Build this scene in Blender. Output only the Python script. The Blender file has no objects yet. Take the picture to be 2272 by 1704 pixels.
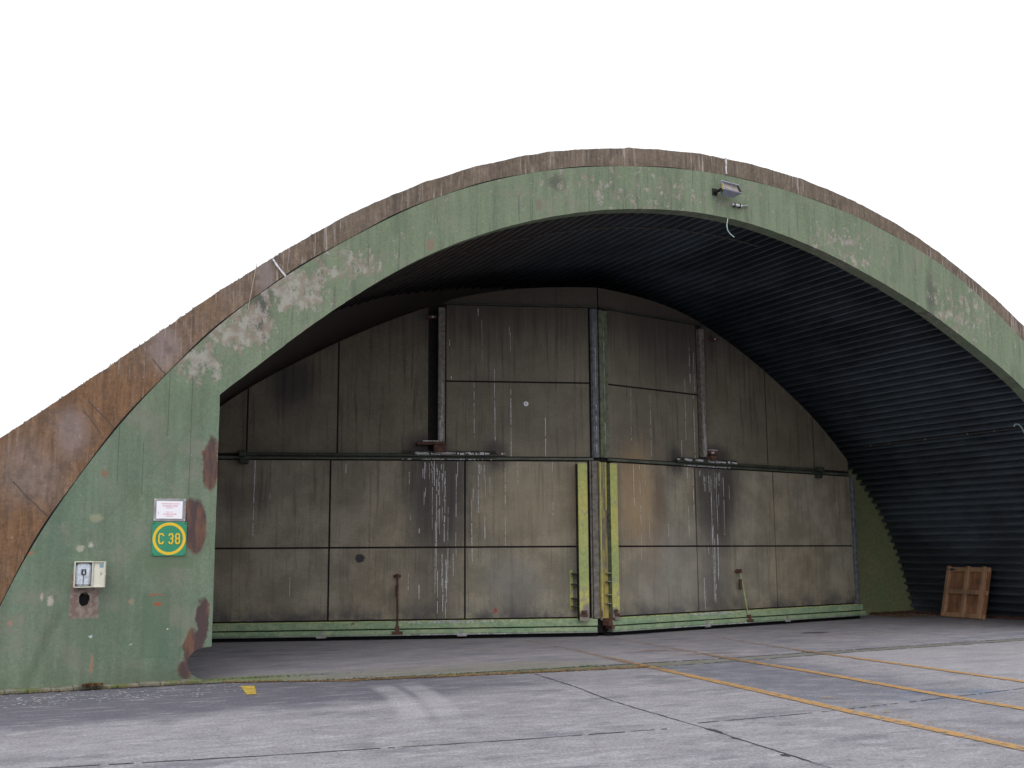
import bpy, math, random
from math import sin, cos, pi, radians, sqrt
from mathutils import Vector, Matrix
from mathutils.geometry import tessellate_polygon
random.seed(7)
R = random.Random(11)
scn = bpy.context.scene
col = scn.collection

# ------------------------------------------------------------------ materials
class S:
    """small helper around a Principled node tree (object coordinates, metres)"""
    def __init__(s, name, rough=.8, metal=0., spec=.3):
        s.m = bpy.data.materials.new(name); s.m.use_nodes = True
        s.t = s.m.node_tree; s.t.nodes.clear()
        s.out = s.t.nodes.new('ShaderNodeOutputMaterial')
        s.b = s.t.nodes.new('ShaderNodeBsdfPrincipled')
        s.t.links.new(s.b.outputs[0], s.out.inputs[0])
        s.b.inputs['Roughness'].default_value = rough
        s.b.inputs['Metallic'].default_value = metal
        s.b.inputs['Specular IOR Level'].default_value = spec
        tc = s.t.nodes.new('ShaderNodeTexCoord'); s.P = tc.outputs['Object']
        sp = s.t.nodes.new('ShaderNodeSeparateXYZ'); s.t.links.new(s.P, sp.inputs[0])
        s.x, s.y, s.z = sp.outputs
        s._w = {}
    def put(s, sock, v):
        if isinstance(v, bpy.types.NodeSocket): s.t.links.new(v, sock)
        elif isinstance(v, (tuple, list)) and len(v) == 3 and sock.type == 'RGBA': sock.default_value = (*v, 1)
        else: sock.default_value = v
    def noise(s, scale=(1, 1, 1), k=1., det=4., rough=.55, dist=0., loc=(0, 0, 0), col=False):
        mp = s.t.nodes.new('ShaderNodeMapping'); s.t.links.new(s.P, mp.inputs[0])
        mp.inputs['Scale'].default_value = scale; mp.inputs['Location'].default_value = loc
        n = s.t.nodes.new('ShaderNodeTexNoise'); s.t.links.new(mp.outputs[0], n.inputs['Vector'])
        n.inputs['Scale'].default_value = k; n.inputs['Detail'].default_value = det
        n.inputs['Roughness'].default_value = rough; n.inputs['Distortion'].default_value = dist
        return n.outputs['Color' if col else 'Fac']
    def ramp(s, x, lo, hi, a=0., b=1.):
        n = s.t.nodes.new('ShaderNodeMapRange'); n.interpolation_type = 'SMOOTHSTEP'
        s.put(n.inputs['Value'], x)
        for k, v in (('From Min', lo), ('From Max', hi), ('To Min', a), ('To Max', b)): s.put(n.inputs[k], v)
        return n.outputs[0]
    def math(s, op, a, b=0.):
        n = s.t.nodes.new('ShaderNodeMath'); n.operation = op
        s.put(n.inputs[0], a); s.put(n.inputs[1], b); return n.outputs[0]
    def mul(s, *a):
        r = a[0]
        for b in a[1:]: r = s.math('MULTIPLY', r, b)
        return r
    def mx(s, *a):
        r = a[0]
        for b in a[1:]: r = s.math('MAXIMUM', r, b)
        return r
    def mix(s, f, A, B, mode='MIX'):
        n = s.t.nodes.new('ShaderNodeMix'); n.data_type = 'RGBA'; n.blend_type = mode; n.clamp_factor = True
        s.put(n.inputs[0], f); s.put(n.inputs[6], A); s.put(n.inputs[7], B); return n.outputs[2]
    def gain(s, c, f):       # multiply a colour by a scalar socket
        n = s.t.nodes.new('ShaderNodeVectorMath'); n.operation = 'SCALE'
        s.put(n.inputs[0], c); s.put(n.inputs['Scale'], f); return n.outputs[0]
    def warp(s, k, amp):
        key = (k, amp)
        if key not in s._w:
            a = s.noise(k=k, det=5, rough=.65); b = s.noise(k=k, det=5, rough=.65, loc=(7, 3, 5))
            f = lambda q: s.math('MULTIPLY', s.math('SUBTRACT', q, .5), amp)
            s._w[key] = (f(a), f(b))
        return s._w[key]
    def ell(s, cx, cv, rx, rv, soft=.25, k=3., amp=.25, v=None):
        wx, wv = s.warp(k, amp); v = s.z if v is None else v
        dx = s.math('DIVIDE', s.math('SUBTRACT', s.math('ADD', s.x, wx), cx), rx)
        dv = s.math('DIVIDE', s.math('SUBTRACT', s.math('ADD', v, wv), cv), rv)
        d = s.math('SQRT', s.math('ADD', s.math('MULTIPLY', dx, dx), s.math('MULTIPLY', dv, dv)))
        return s.ramp(d, 1 - soft, 1 + soft, 1., 0.)
    def box(s, x0, x1, v0, v1, soft=.01, v=None, k=8., amp=.0):
        v = s.z if v is None else v; x = s.x
        if amp:
            wx, wv = s.warp(k, amp); x = s.math('ADD', x, wx); v = s.math('ADD', v, wv)
        return s.mul(s.ramp(x, x0 - soft, x0 + soft), s.ramp(x, x1 - soft, x1 + soft, 1., 0.),
                     s.ramp(v, v0 - soft, v0 + soft), s.ramp(v, v1 - soft, v1 + soft, 1., 0.))
    def color(s, c): s.put(s.b.inputs['Base Color'], c)
    def rough(s, c): s.put(s.b.inputs['Roughness'], c)
    def bump(s, h, strength=.3, dist=.01):
        n = s.t.nodes.new('ShaderNodeBump'); n.inputs['Strength'].default_value = strength
        n.inputs['Distance'].default_value = dist; s.t.links.new(h, n.inputs['Height'])
        s.t.links.new(n.outputs[0], s.b.inputs['Normal'])

def simple(name, c, rough=.6, metal=0., var=.25, k=12., spec=.3, c2=None, thr=.6):
    s = S(name, rough, metal, spec)
    n = s.noise(k=k, det=6, rough=.65)
    c1 = s.gain(c, s.ramp(n, .3, .7, 1 - var, 1 + var)) if True else c
    if c2: c1 = s.mix(s.ramp(s.noise(k=k * .6, det=7, rough=.7, loc=(3, 1, 2)), thr, thr + .06), c1, c2)
    s.color(c1); s.bump(n, .2, .004); return s.m

# --- green painted concrete of the front wall
def m_front():
    s = S('green_wall_paint', .82)
    vs = s.noise((7, 1, .45), 1., 5, .6)                      # rain streaks
    big = s.noise(k=.55, det=4, rough=.6)
    fine = s.noise(k=26, det=6, rough=.7)
    c = s.mix(s.ramp(big, .35, .65), (.118, .174, .124), (.146, .190, .136))
    c = s.mix(s.ramp(s.z, 2.5, 5.), c, (.158, .200, .132))
    c = s.gain(c, s.ramp(vs, .3, .7, .86, 1.1))
    c = s.gain(c, s.ramp(fine, .3, .7, .88, 1.1))
    blotch = s.ramp(s.noise(k=2.2, det=6, rough=.65, loc=(4, 0, 9)), .5, .68)
    c = s.mix(s.mul(blotch, .55), c, (.20, .195, .16))
    c = s.mix(s.mul(s.ramp(s.noise((1, 1, .6), 1.6, 7, .7, loc=(12, 0, 2)), .5, .68), .5), c, (.095, .13, .085))
    c = s.mix(s.mul(s.ramp(s.noise((18, 1, .8), 1., 5, .65, loc=(6, 0, 0)), .56, .70), s.ramp(s.z, 2.8, 5., .25, .7)), c, (.085, .095, .075))
    # dark soot running down
    arch = s.ramp(s.z, 3.6, 4.6)
    soot = s.mul(s.ramp(s.noise((3.2, 1, .3), 1., 5, .6, loc=(2, 0, 0)), .58, .72), arch)
    soot = s.mx(s.mul(soot, .55), s.mul(s.ell(3.5, 4.98, .12, .5, .6), .85), s.mul(s.ell(3.42, 5.15, .16, .3, .7), .7),
                s.mul(s.ell(8.05, 7.3, .15, .12, .7), .7), s.mul(s.ell(15.9, 6.3, .12, .4, .7), .6))
    c = s.mix(soot, c, (.07, .07, .062))
    # peeled paint
    reg = s.mx(s.ell(3.95, 5.2, .5, .32, .5), s.ell(3.2, 4.62, .45, .35, .5), s.ell(2.75, 4.0, .35, .35, .5), s.mul(s.ell(4.7, 5.6, .5, .25, .5), .6),
               s.mul(s.ell(13.8, 6.9, .9, .4, .6), .55), s.mul(s.ell(16.6, 6.0, .9, .5, .6), .55), s.mul(s.ell(9.3, 7.35, 2.4, .4, .6), .35))
    pn = s.noise((1.35, 1, .8), 6.5, 10, .78)
    thr = s.math('SUBTRACT', s.math('SUBTRACT', .69, s.mul(reg, .19)), s.mul(arch, .10))
    peel = s.ramp(s.math('ADD', pn, s.mul(s.math('SUBTRACT', s.noise(k=30, det=6, rough=.8, loc=(2, 8, 1)), .5), .30)), thr, s.math('ADD', thr, .06))
    pc = s.mix(s.ramp(s.noise(k=9, det=5), .4, .6), (.25, .20, .17), (.34, .32, .295))
    c = s.mix(s.mul(peel, .75), c, pc)
    spk = s.ramp(s.noise(k=38, det=3, rough=.6, loc=(1, 2, 3)), .70, .74)
    c = s.mix(s.mul(spk, .6), c, (.42, .38, .35))
    spk2 = s.ramp(s.noise((2, 1, 1), 22, 5, .75, loc=(6, 2, 3)), .62, .68); c = s.mix(s.mul(spk2, s.ramp(s.z, 3., 5., .15, .6), s.ramp(big, .42, .6, .3, 1.)), c, (.33, .31, .28))
    # thin vertical lines (form joints)
    for x, z0, z1 in ((2.05, 2.35, 3.0), (2.63, 2.35, 3.9), (1.75, 2.5, 3.2), (5.0, 5.6, 5.95), (2.34, 3.1, 4.0)):
        c = s.mix(s.mul(s.box(x - .004, x + .004, z0, z1, .004, amp=.012), .7), c, (.05, .05, .04))
    # faint diagonal scar and brushed repair strips
    dg = s.math('ABSOLUTE', s.math('SUBTRACT', s.math('SUBTRACT', s.z, s.math('MULTIPLY', s.x, 1.17)), .12))
    c = s.mix(s.mul(s.ramp(dg, .0, .022, .5, 0.), s.ramp(s.z, 1.9, 2.2), s.ramp(s.z, 3.4, 3.9, 1., 0.)), c, (.10, .13, .08))
    c = s.mix(s.mul(s.box(2.12, 2.72, 1.43, 1.58, .02, amp=.03), .55), c, (.10, .15, .09))
    c = s.mix(s.mul(s.box(2.125, 2.45, .32, 1.12, .01, amp=.012), .5), c, (.085, .14, .092))
    # diagonal darker stain from the pipe hole to the ground
    dd = s.math('ABSOLUTE', s.math('ADD', s.math('SUBTRACT', s.x, s.math('MULTIPLY', s.z, .42)), s.math('ADD', s.warp(2., .3)[0], -.78)))
    c = s.mix(s.mul(s.ramp(dd, .0, .10, .5, 0.), s.ramp(s.z, .9, 1.1, 1., 0.)), c, (.075, .11, .07))
    c = s.mix(s.mul(s.ramp(s.z, .0, .35, .45, 0.), s.ramp(s.noise(k=2.), .35, .6)), c, (.08, .10, .07))
    # bare concrete round the pipe hole
    c = s.mix(s.mul(s.box(1.27, 1.6, .835, 1.40, .012, amp=.03), .95), c, s.mix(s.ramp(s.noise(k=14, det=5), .4, .6), (.17, .115, .105), (.24, .20, .175)))
    # rust spots beside the jamb
    rust = s.mx(s.ell(2.90, 2.75, .10, .36, .15, 8, .16), s.ell(2.735, 1.95, .135, .35, .1, 8, .10), s.ell(2.66, 2.12, .09, .2, .15, 8, .1),
                s.ell(2.86, .76, .075, .28, .15, 8, .14), s.ell(2.72, .42, .09, .24, .15, 8, .14), s.ell(2.67, .17, .1, .13, .25, 8, .14),
                s.ell(2.82, .52, .08, .14, .25, 8, .14))
    rc = s.mix(s.ramp(s.noise((2.4, 1, .5), 3, 6, .65), .42, .62), (.068, .046, .048), (.145, .078, .052))
    c = s.mix(rust, c, rc)
    # small scars
    for a in ((1.05, 1.05, .035, .06, (.42, .38, .33)), (.95, 1.1, .02, .05, (.38, .34, .3)), (2.3, .985, .05, .022, (.30, .07, .03)), (2.28, 1.1, .11, .008, (.30, .10, .06)),
              (1.98, 1.02, .035, .035, (.27, .21, .15)), (.62, .8, .03, .03, (.33, .18, .14)), (.7, 1.52, .03, .03, (.30, .13, .08)), (.8, 1.62, .03, .02, (.30, .14, .08)),
              (1.55, .28, .02, .12, (.28, .17, .12)), (2.43, .68, .012, .012, (.6, .55, .5)), (1.53, .62, .018, .018, (.45, .55, .6)), (2.0, .5, .02, .012, (.4, .45, .42)),
              (5.95, 6.05, .06, .09, (.20, .145, .11)), (6.05, 5.88, .05, .02, (.5, .42, .38)), (.86, 1.85, .03, .03, (.3, .13, .08)), (1.6, 2.6, .05, .04, (.22, .13, .09)),
              (1.36, 1.68, .05, .04, (.35, .34, .28)), (1.48, 1.72, .03, .03, (.42, .42, .36)), (1.52, 2.05, .08, .05, (.25, .26, .18)), (7.75, 6.9, .05, .09, (.18, .14, .11))):
        c = s.mix(s.mul(s.ell(*a[:4], soft=.35, k=24, amp=.085), .8), c, a[4])
    s.color(c)
    s.bump(s.math('ADD', s.mul(fine, .5), s.math('SUBTRACT', s.noise(k=5, det=6, rough=.65), s.mul(peel, .4))), .5, .015)
    return s.m

def m_cap():
    s = S('brown_cap_concrete', .88)
    st = s.noise((13, 1, 1.6), 1., 8, .74, dist=.5, loc=(1, 0, 0))
    st2 = s.noise((26, 1, 1.6), 1., 5, .6)
    big = s.noise(k=.7, det=4)
    up = s.ramp(s.z, 3.6, 6.4)
    c = s.mix(up, (.185, .104, .058), (.145, .114, .086))
    c = s.mix(s.mul(s.ramp(big, .45, .65), .5), c, (.20, .155, .13))
    c = s.gain(c, s.ramp(s.noise(k=20, det=6, rough=.7), .3, .7, .82, 1.14))
    c = s.gain(c, s.ramp(st, .34, .66, .68, 1.18))
    c = s.mix(s.mul(s.ramp(st2, .54, .66), s.ramp(s.z, 2.5, 5., .3, .9), s.ramp(s.noise(k=1.1, det=2), .35, .6)), c, (.33, .29, .27))
    c = s.mix(s.mul(s.ramp(s.noise((6, 1, 1.6), 1., 7, .7, loc=(5, 0, 0)), .54, .68), s.ramp(s.z, 3., 6., .2, .8)), c, (.065, .055, .05))
    bl = s.mx(s.ell(1.2, 3.1, .18, .3, .6), s.ell(3.55, 5.35, .12, .3, .6), s.ell(2.25, 4.25, .18, .25, .6), s.mul(s.ell(.7, 2.6, .3, .35, .7), .5))
    c = s.mix(s.mul(bl, .6), c, (.24, .20, .20))
    c = s.mix(s.mul(s.ramp(s.noise((2, 1, 2), 2.2, 7, .7, loc=(20, 0, 3)), .5, .66), .55), c, (.10, .075, .062))
    # cracks
    for (x0, z0, sl, xa, xb) in ((1.55, 3.32, -1.05, 1.35, 1.78), (.75, 2.28, -1.0, .52, 1.0), (1.42, 3.25, -1.3, 1.3, 1.55), (2.2, 4.0, -1.1, 2.1, 2.35)):
        wx, wz = s.warp(6., .09)
        d = s.math('ABSOLUTE', s.math('SUBTRACT', s.math('SUBTRACT', s.math('ADD', s.z, wz), z0), s.math('MULTIPLY', s.math('SUBTRACT', s.x, x0), sl)))
        c = s.mix(s.mul(s.ramp(d, .006, .02, .8, 0.), s.ramp(s.x, xa, xa + .03), s.ramp(s.x, xb - .03, xb, 1., 0.)), c, (.07, .055, .05))
    c = s.mix(s.mul(s.ramp(s.noise(k=30, det=2, loc=(9, 2, 2)), .70, .73), .7), c, (.42, .36, .33))
    s.color(c); s.bump(s.noise(k=14, det=7, rough=.65), .6, .02)
    return s.m

def m_lining():
    s = S('dark_steel_lining', .4, .0, .5)
    n = s.noise((.35, .25, .35), 1., 5, .6); f = s.noise((1, 1, 1), 2.5, 6, .65)
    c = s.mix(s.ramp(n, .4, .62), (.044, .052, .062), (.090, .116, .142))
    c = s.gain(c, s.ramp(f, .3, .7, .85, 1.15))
    c = s.mix(s.ramp(s.x, 12., 7., 0., .9), c, (.13, .11, .10))  # left side coloured lighter brown, standing in for light it lacks
    s.color(c); s.rough(s.ramp(f, .3, .7, .34, .5)); return s.m

def m_endwall():
    s = S('moss_green_wall_paint', .8)
    n = s.noise(k=1.2, det=5, rough=.6); f = s.noise(k=14, det=5)
    c = s.mix(s.ramp(n, .35, .65), (.165, .200, .095), (.20, .21, .115))
    c = s.gain(c, s.ramp(f, .3, .7, .85, 1.12))
    top = s.ramp(s.math('ADD', s.z, s.warp(2., .25)[1]), 3.72, 3.85)       # the upper part is dark brown instead of green
    c = s.mix(top, c, (.12, .10, .085)); s.color(c); s.bump(f, .2, .01); return s.m

def m_door(sg):
    """painted steel door skin; sg = +1 for the leaf whose local x runs away from the meeting edge, -1 for the other"""
    s = S('weathered_olive_door_paint', .62, 0., .25)
    sx = s.x if sg > 0 else s.math('MULTIPLY', s.x, -1.)
    s.x = sx
    vs = s.noise((11, 1, .55), 1., 6, .62, loc=(sg * 3, 0, 0)); vs2 = s.noise((28, 1, .9), 1., 5, .6, loc=(sg * 7, 0, 0))
    big = s.noise(k=.5, det=4, loc=(sg * 5, 0, 1)); cl = s.noise(k=1.9, det=6, rough=.62, loc=(0, sg * 3, 0)); fine = s.noise(k=30, det=5, rough=.7)
    c = s.mix(s.ramp(big, .35, .65), (.235, .203, .150), (.250, .230, .180))
    c = s.gain(c, s.ramp(cl, .32, .68, .78, 1.16))
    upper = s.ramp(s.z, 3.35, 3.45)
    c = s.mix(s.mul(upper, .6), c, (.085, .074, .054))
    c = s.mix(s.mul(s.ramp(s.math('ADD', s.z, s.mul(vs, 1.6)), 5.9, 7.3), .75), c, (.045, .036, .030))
    c = s.mix(s.mul(s.ramp(vs, .52, .70), s.ramp(s.z, .4, 5., .30, .75)), c, (.055, .044, .036))
    c = s.mix(s.mul(s.ramp(vs2, .56, .70), .5), c, (.07, .056, .048))
    c = s.gain(c, s.ramp(fine, .3, .7, .86, 1.13))
    # soot curtain under the perch points
    w = s.warp(2.5, .5)
    so = s.mul(s.ell(3.2 if sg < 0 else 3.35, 3.1, .62 if sg < 0 else .7, 1.7, .45, v=None), s.ramp(s.z, 3.34, 3.40, 1., 0.))
    so = s.mx(s.mul(so, .85), s.mul(s.ell(3.3, .9, .45, 1.2, .6), .5), s.mul(s.ell(6.0, 4.85, .42, .5, .7), .85) if sg < 0 else s.mul(s.ell(2.2, 5.9, 1., .7, .7), .5),
              s.mul(s.ell(2.1, 3.45, .25, .3, .6), .9), s.mul(s.ell(3.4, 3.6, .45, .25, .6), .8))
    if sg < 0: so = s.mx(so, s.mul(s.ell(5.1, 2.9, .5, .7, .8), .25), s.mul(s.ell(6.9, 2.9, .7, .6, .8), .4), s.mul(s.ell(4.66, 1.5, .085, .075, .25, 12, .14), 1.3))
    c = s.mix(s.mul(so, s.ramp(vs, .2, .6, .7, 1.)), c, (.040, .034, .038))
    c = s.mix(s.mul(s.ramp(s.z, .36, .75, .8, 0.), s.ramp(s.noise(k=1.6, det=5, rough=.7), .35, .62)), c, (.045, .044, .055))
    if sg > 0:
        c = s.mix(s.mul(s.mx(s.ell(.95, 2.7, .5, .85, .6), s.mul(s.ell(1.35, 2.3, .3, 1., .6), .5)), .6), c, (.33, .215, .11))
        c = s.mix(s.mul(s.ell(1.6, 2.6, .2, .8, .7), .5), c, (.10, .065, .05))
        c = s.mix(s.mul(s.ell(2.1, 1.1, 1.1, .8, .8), .35), c, (.21, .21, .22))
    else:
        c = s.mix(s.mul(s.ell(1.3, 2.6, .9, .8, .8), .35), c, (.27, .225, .145))
        c = s.mix(s.mul(s.ell(2.1, .50, .035, .05, .25, 9, .03), .9), c, (.30, .05, .035))
        c = s.mix(s.mul(s.ell(1.75, 1.0, .5, .45, .8), .4), c, (.13, .145, .17))
    spk = s.ramp(s.noise(k=46, det=2, loc=(4, 4, 4)), .69, .73); c = s.mix(s.mul(spk, .7), c, (.03, .028, .03))
    s.color(c); s.bump(s.math('ADD', cl, s.mul(fine, .3)), .25, .008)
    return s.m

def m_steelgreen(name, a, b, rustc=(.16, .07, .045), amt=.66):
    s = S(name, .6)
    n = s.noise((1, 1, 3), 2.2, 6, .65); f = s.noise(k=17, det=6, rough=.7)
    c = s.mix(s.ramp(n, .38, .62), a, b); c = s.gain(c, s.ramp(f, .3, .7, .75, 1.15))
    c = s.mix(s.ramp(s.noise(k=7, det=8, rough=.72, loc=(3, 3, 1)), amt, amt + .05), c, rustc)
    s.color(c); s.bump(f, .3, .004); return s.m

def m_yellow():
    s = S('yellow_green_beam_paint', .6)
    f = s.noise(k=15, det=6, rough=.7); n = s.noise((1, 1, .6), 3.2, 4, .5)
    c = s.mix(s.ramp(n, .45, .6), (.44, .42, .13), (.38, .41, .14))
    zz = s.math('ADD', s.z, s.math('MULTIPLY', s.math('SUBTRACT', n, .5), .9))
    g = s.mul(s.ramp(zz, 1.75, 1.4), s.ramp(zz, .85, 1.0)); g2 = s.mul(s.ramp(zz, .62, .7), .35)
    c = s.mix(s.mul(s.ramp(zz, .8, 1.1), s.ramp(zz, 1.5, 1.9, .75, 0.)), c, (.27, .34, .14))
    c = s.mix(s.ramp(zz, .50, .56, 1., 0.), c, (.22, .20, .18))
    c = s.mix(s.mul(s.ramp(s.noise(k=5.5, det=4, rough=.6, loc=(8, 1, 1)), .60, .63), .8), c, (.30, .29, .22))
    c = s.mix(s.mul(s.ell(0, .42, .8, .06, .3, 9, .06), s.ramp(f, .45, .55)), c, (.07, .04, .03))
    c = s.gain(c, s.ramp(f, .3, .7, .82, 1.12)); s.color(c); s.bump(f, .25, .004); return s.m

def m_apron(name, base, dark, light, inside=False):
    s = S(name, .85, 0., .25)
    big = s.noise(k=.35, det=5, rough=.6); mid = s.noise((1.0, 1.6, 1), 1.7, 7, .68); fine = s.noise((1, 1, 1), 34, 5, .75)
    scr = s.noise((1.1, 2.6, 1), 2.0, 9, .74, dist=.3, loc=(2, 1, 0)); scr2 = s.noise((1.4, 3.2, 1), 3.6, 8, .76, dist=.3, loc=(7, 2, 0))
    c = s.mix(s.ramp(big, .35, .65), base, tuple(v * .93 for v in base))
    c = s.gain(c, s.ramp(mid, .3, .7, .86, 1.12))
    c = s.mix(s.mul(s.ramp(scr, .50, .64), .55), c, light)
    c = s.mix(s.mul(s.ramp(scr2, .50, .64), .45), c, dark)
    c = s.mix(s.mul(s.ramp(s.noise((1, 2.2, 1), .8, 7, .7, loc=(11, 4, 0)), .5, .66), .55), c, dark)
    if not inside:
        wx, wy = s.warp(1.3, 1.2)
        yy = s.math('ADD', s.y, wy)
        near = s.mul(s.ramp(s.math('ADD', yy, s.math('MULTIPLY', s.x, -.12)), 11.2, 12.0), s.ramp(s.x, 4.8, 8.5, 1., 0.))
        c = s.mix(s.mul(near, s.ramp(s.noise((1, 5, 1), 1.8, 6, .7), .68, .50), .95), c, dark)
        # worn track between the yellow lines, darker and bluish
        lx = s.math('ADD', s.math('SUBTRACT', s.x, s.math('MULTIPLY', s.y, .125)), s.mul(wx, .15))
        trk = s.mul(s.ramp(lx, 6.95, 7.2), s.ramp(lx, 8.7, 9.8, 1., 0.), s.ramp(yy, 8.4, 10.5, .35, 1.))
        c = s.mix(s.mul(trk, s.ramp(mid, .65, .42, .35, .85)), c, tuple(v * f for v, f in zip(dark, (1.15, 1.2, 1.22))))
        # pale tyre sweeps
        q = s.math('SUBTRACT', s.y, 10.2)
        for x0, wd, am in ((3.98, .21, .58), (4.22, .2, .52)):
            cx = s.math('ADD', x0, s.math('SUBTRACT', s.mul(q, .36), s.mul(q, q, .038)))
            d = s.math('ABSOLUTE', s.math('SUBTRACT', s.x, s.math('ADD', cx, .0)))
            if x0 > 4.1: d = s.math('ABSOLUTE', s.math('SUBTRACT', s.math('SUBTRACT', s.x, .12), cx))
            c = s.mix(s.mul(s.ramp(d, wd * .35, wd, am, 0.), s.ramp(s.y, 9.6, 11.0), s.ramp(s.y, 12.9, 13.6, 1., 0.), s.ramp(mid, .35, .6, .5, 1.)), c, light)
        c = s.mix(s.mul(s.ell(10.05, 9.5, .8, .35, .7, v=s.y), s.ramp(scr, .47, .6), .8), c, (.06, .12, .20))
        c = s.mix(s.mul(s.ramp(s.math('SUBTRACT', s.x, s.math('MULTIPLY', s.y, .1)), 9.8, 11.5), .35), c, light)
    else:
        c = s.mix(s.mul(s.ramp(s.noise((.8, 2.2, 1), .9, 6, .65, loc=(3, 3, 0)), .50, .66), .75), c, dark)
        # sand-brown strip and green algae towards the threshold joint
        c = s.mix(s.mul(s.ramp(s.y, 15.6, 14.6), s.ramp(s.x, 9.5, 7.5), .55), c, (.19, .185, .125))
        c = s.mix(s.mul(s.ramp(s.math('ADD', s.y, s.warp(2., .5)[1]), 15.35, 15.0), s.ramp(s.y, 14.2, 14.6), s.ramp(s.x, 4.6, 3.4), .7), c, (.15, .19, .06))
        c = s.mix(s.mul(s.box(3.0, 9.0, 15.30, 15.36, .03, v=s.y, k=2., amp=.05), .45), c, (.26, .27, .21))
        c = s.mix(s.mul(s.ell(10.3, 15.7, .35, .22, .5, v=s.y), s.ramp(mid, .45, .6)), c, (.16, .09, .06))
        c = s.mix(s.mul(s.ell(10.7, 14.9, .6, .12, .5, v=s.y), s.ramp(fine, .45, .6)), c, (.15, .09, .06))
        c = s.mix(s.mul(s.ell(15.23, 17.6, .35, .16, .3, 5, .2, v=s.y), .9), c, (.035, .033, .04))
        c = s.mix(s.mul(s.ramp(s.y, 17.2, 15.4), s.ramp(s.x, 12.5, 16.5), s.ramp(scr, .4, .6), .5), c, light)
        c = s.mix(s.mul(s.ell(19.5, 15.3, 2.2, .25, .7, 1.5, .5, v=s.y), .6), c, dark)
    gr = s.noise((1, 1, 1), 110, 3, .7)
    c = s.gain(c, s.mul(s.ramp(fine, .30, .70, .66, 1.30), s.ramp(gr, .3, .7, .8, 1.2)))
    spk = s.ramp(s.noise(k=60, det=2, loc=(1, 5, 2)), .70, .74); c = s.mix(s.mul(spk, .6), c, (.55, .54, .54))
    s.color(c); s.bump(s.math('ADD', fine, mid), .35, .006)
    return s.m

def m_line():
    s = S('worn_yellow_line_paint', .8)
    n = s.noise(k=9, det=8, rough=.72); f = s.noise(k=40, det=3)
    c = s.mix(s.ramp(n, .4, .6), (.42, .235, .085), (.45, .285, .13))
    c = s.mix(s.ramp(s.y, 12.4, 14.2, 0., .6), c, (.25, .155, .085)); c = s.gain(c, s.ramp(f, .3, .7, .85, 1.1)); s.color(c)
    a = s.ramp(s.math('ADD', n, s.mul(s.ramp(s.y, 12., 17.5), .16)), .64, .50, .08, .92)
    tr = s.t.nodes.new('ShaderNodeBsdfTransparent'); mx = s.t.nodes.new('ShaderNodeMixShader')
    s.t.links.new(a, mx.inputs[0]); s.t.links.new(tr.outputs[0], mx.inputs[1]); s.t.links.new(s.b.outputs[0], mx.inputs[2])
    s.t.links.new(mx.outputs[0], s.out.inputs[0]); return s.m

def m_ghost():
    s = S('faded_line_paint', .85)
    n = s.noise(k=5, det=8, rough=.7); s.color((.40, .28, .14))
    a = s.ramp(n, .50, .66, 0., .55)
    tr = s.t.nodes.new('ShaderNodeBsdfTransparent'); mx = s.t.nodes.new('ShaderNodeMixShader')
    s.t.links.new(a, mx.inputs[0]); s.t.links.new(tr.outputs[0], mx.inputs[1]); s.t.links.new(s.b.outputs[0], mx.inputs[2])
    s.t.links.new(mx.outputs[0], s.out.inputs[0]); return s.m

def m_wood(nm, ca, cb):
    s = S(nm, .8)
    g = s.noise((14, 14, 1.2), 1.5, 6, .6, dist=.4); b = s.noise(k=2.5, det=4)
    c = s.mix(s.ramp(g, .35, .65), ca, cb); c = s.gain(c, s.ramp(b, .35, .65, .75, 1.15))
    s.color(c); s.bump(g, .3, .004); return s.m

def m_plate():
    s = S('worn_plate_paint', .7)
    f = s.noise(k=14, det=6, rough=.7); n = s.noise((2.5, 1, .5), 3., 6, .6)
    c = s.mix(s.ramp(n, .50, .60), (.17, .145, .11), (.34, .28, .10))
    c = s.mix(s.mul(s.ramp(s.math('ADD', s.z, s.math('MULTIPLY', s.math('SUBTRACT', n, .5), .6)), 1.35, 1.15), 1.), c, s.mix(s.ramp(n, .4, .6), (.36, .27, .09), (.40, .33, .11)))
    c = s.mix(s.ramp(s.noise(k=6, det=7, rough=.7, loc=(3, 3, 1)), .60, .66), c, (.13, .065, .04))
    c = s.gain(c, s.ramp(f, .3, .7, .8, 1.15)); s.color(c); s.bump(f, .3, .004); return s.m

def m_strip():
    s = S('worn_threshold_strip', .95)
    n = s.noise(k=6, det=7, rough=.7); c = s.mix(s.ramp(n, .42, .6), (.145, .14, .10), (.11, .13, .055))
    c = s.mix(s.ramp(s.x, 7., 10.5), c, s.mix(s.ramp(n, .40, .62), (.20, .195, .195), (.15, .155, .125)))
    c = s.gain(c, s.ramp(s.noise(k=30, det=5, rough=.7), .3, .7, .7, 1.25)); s.color(c); s.bump(n, .3, .006); return s.m

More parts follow.
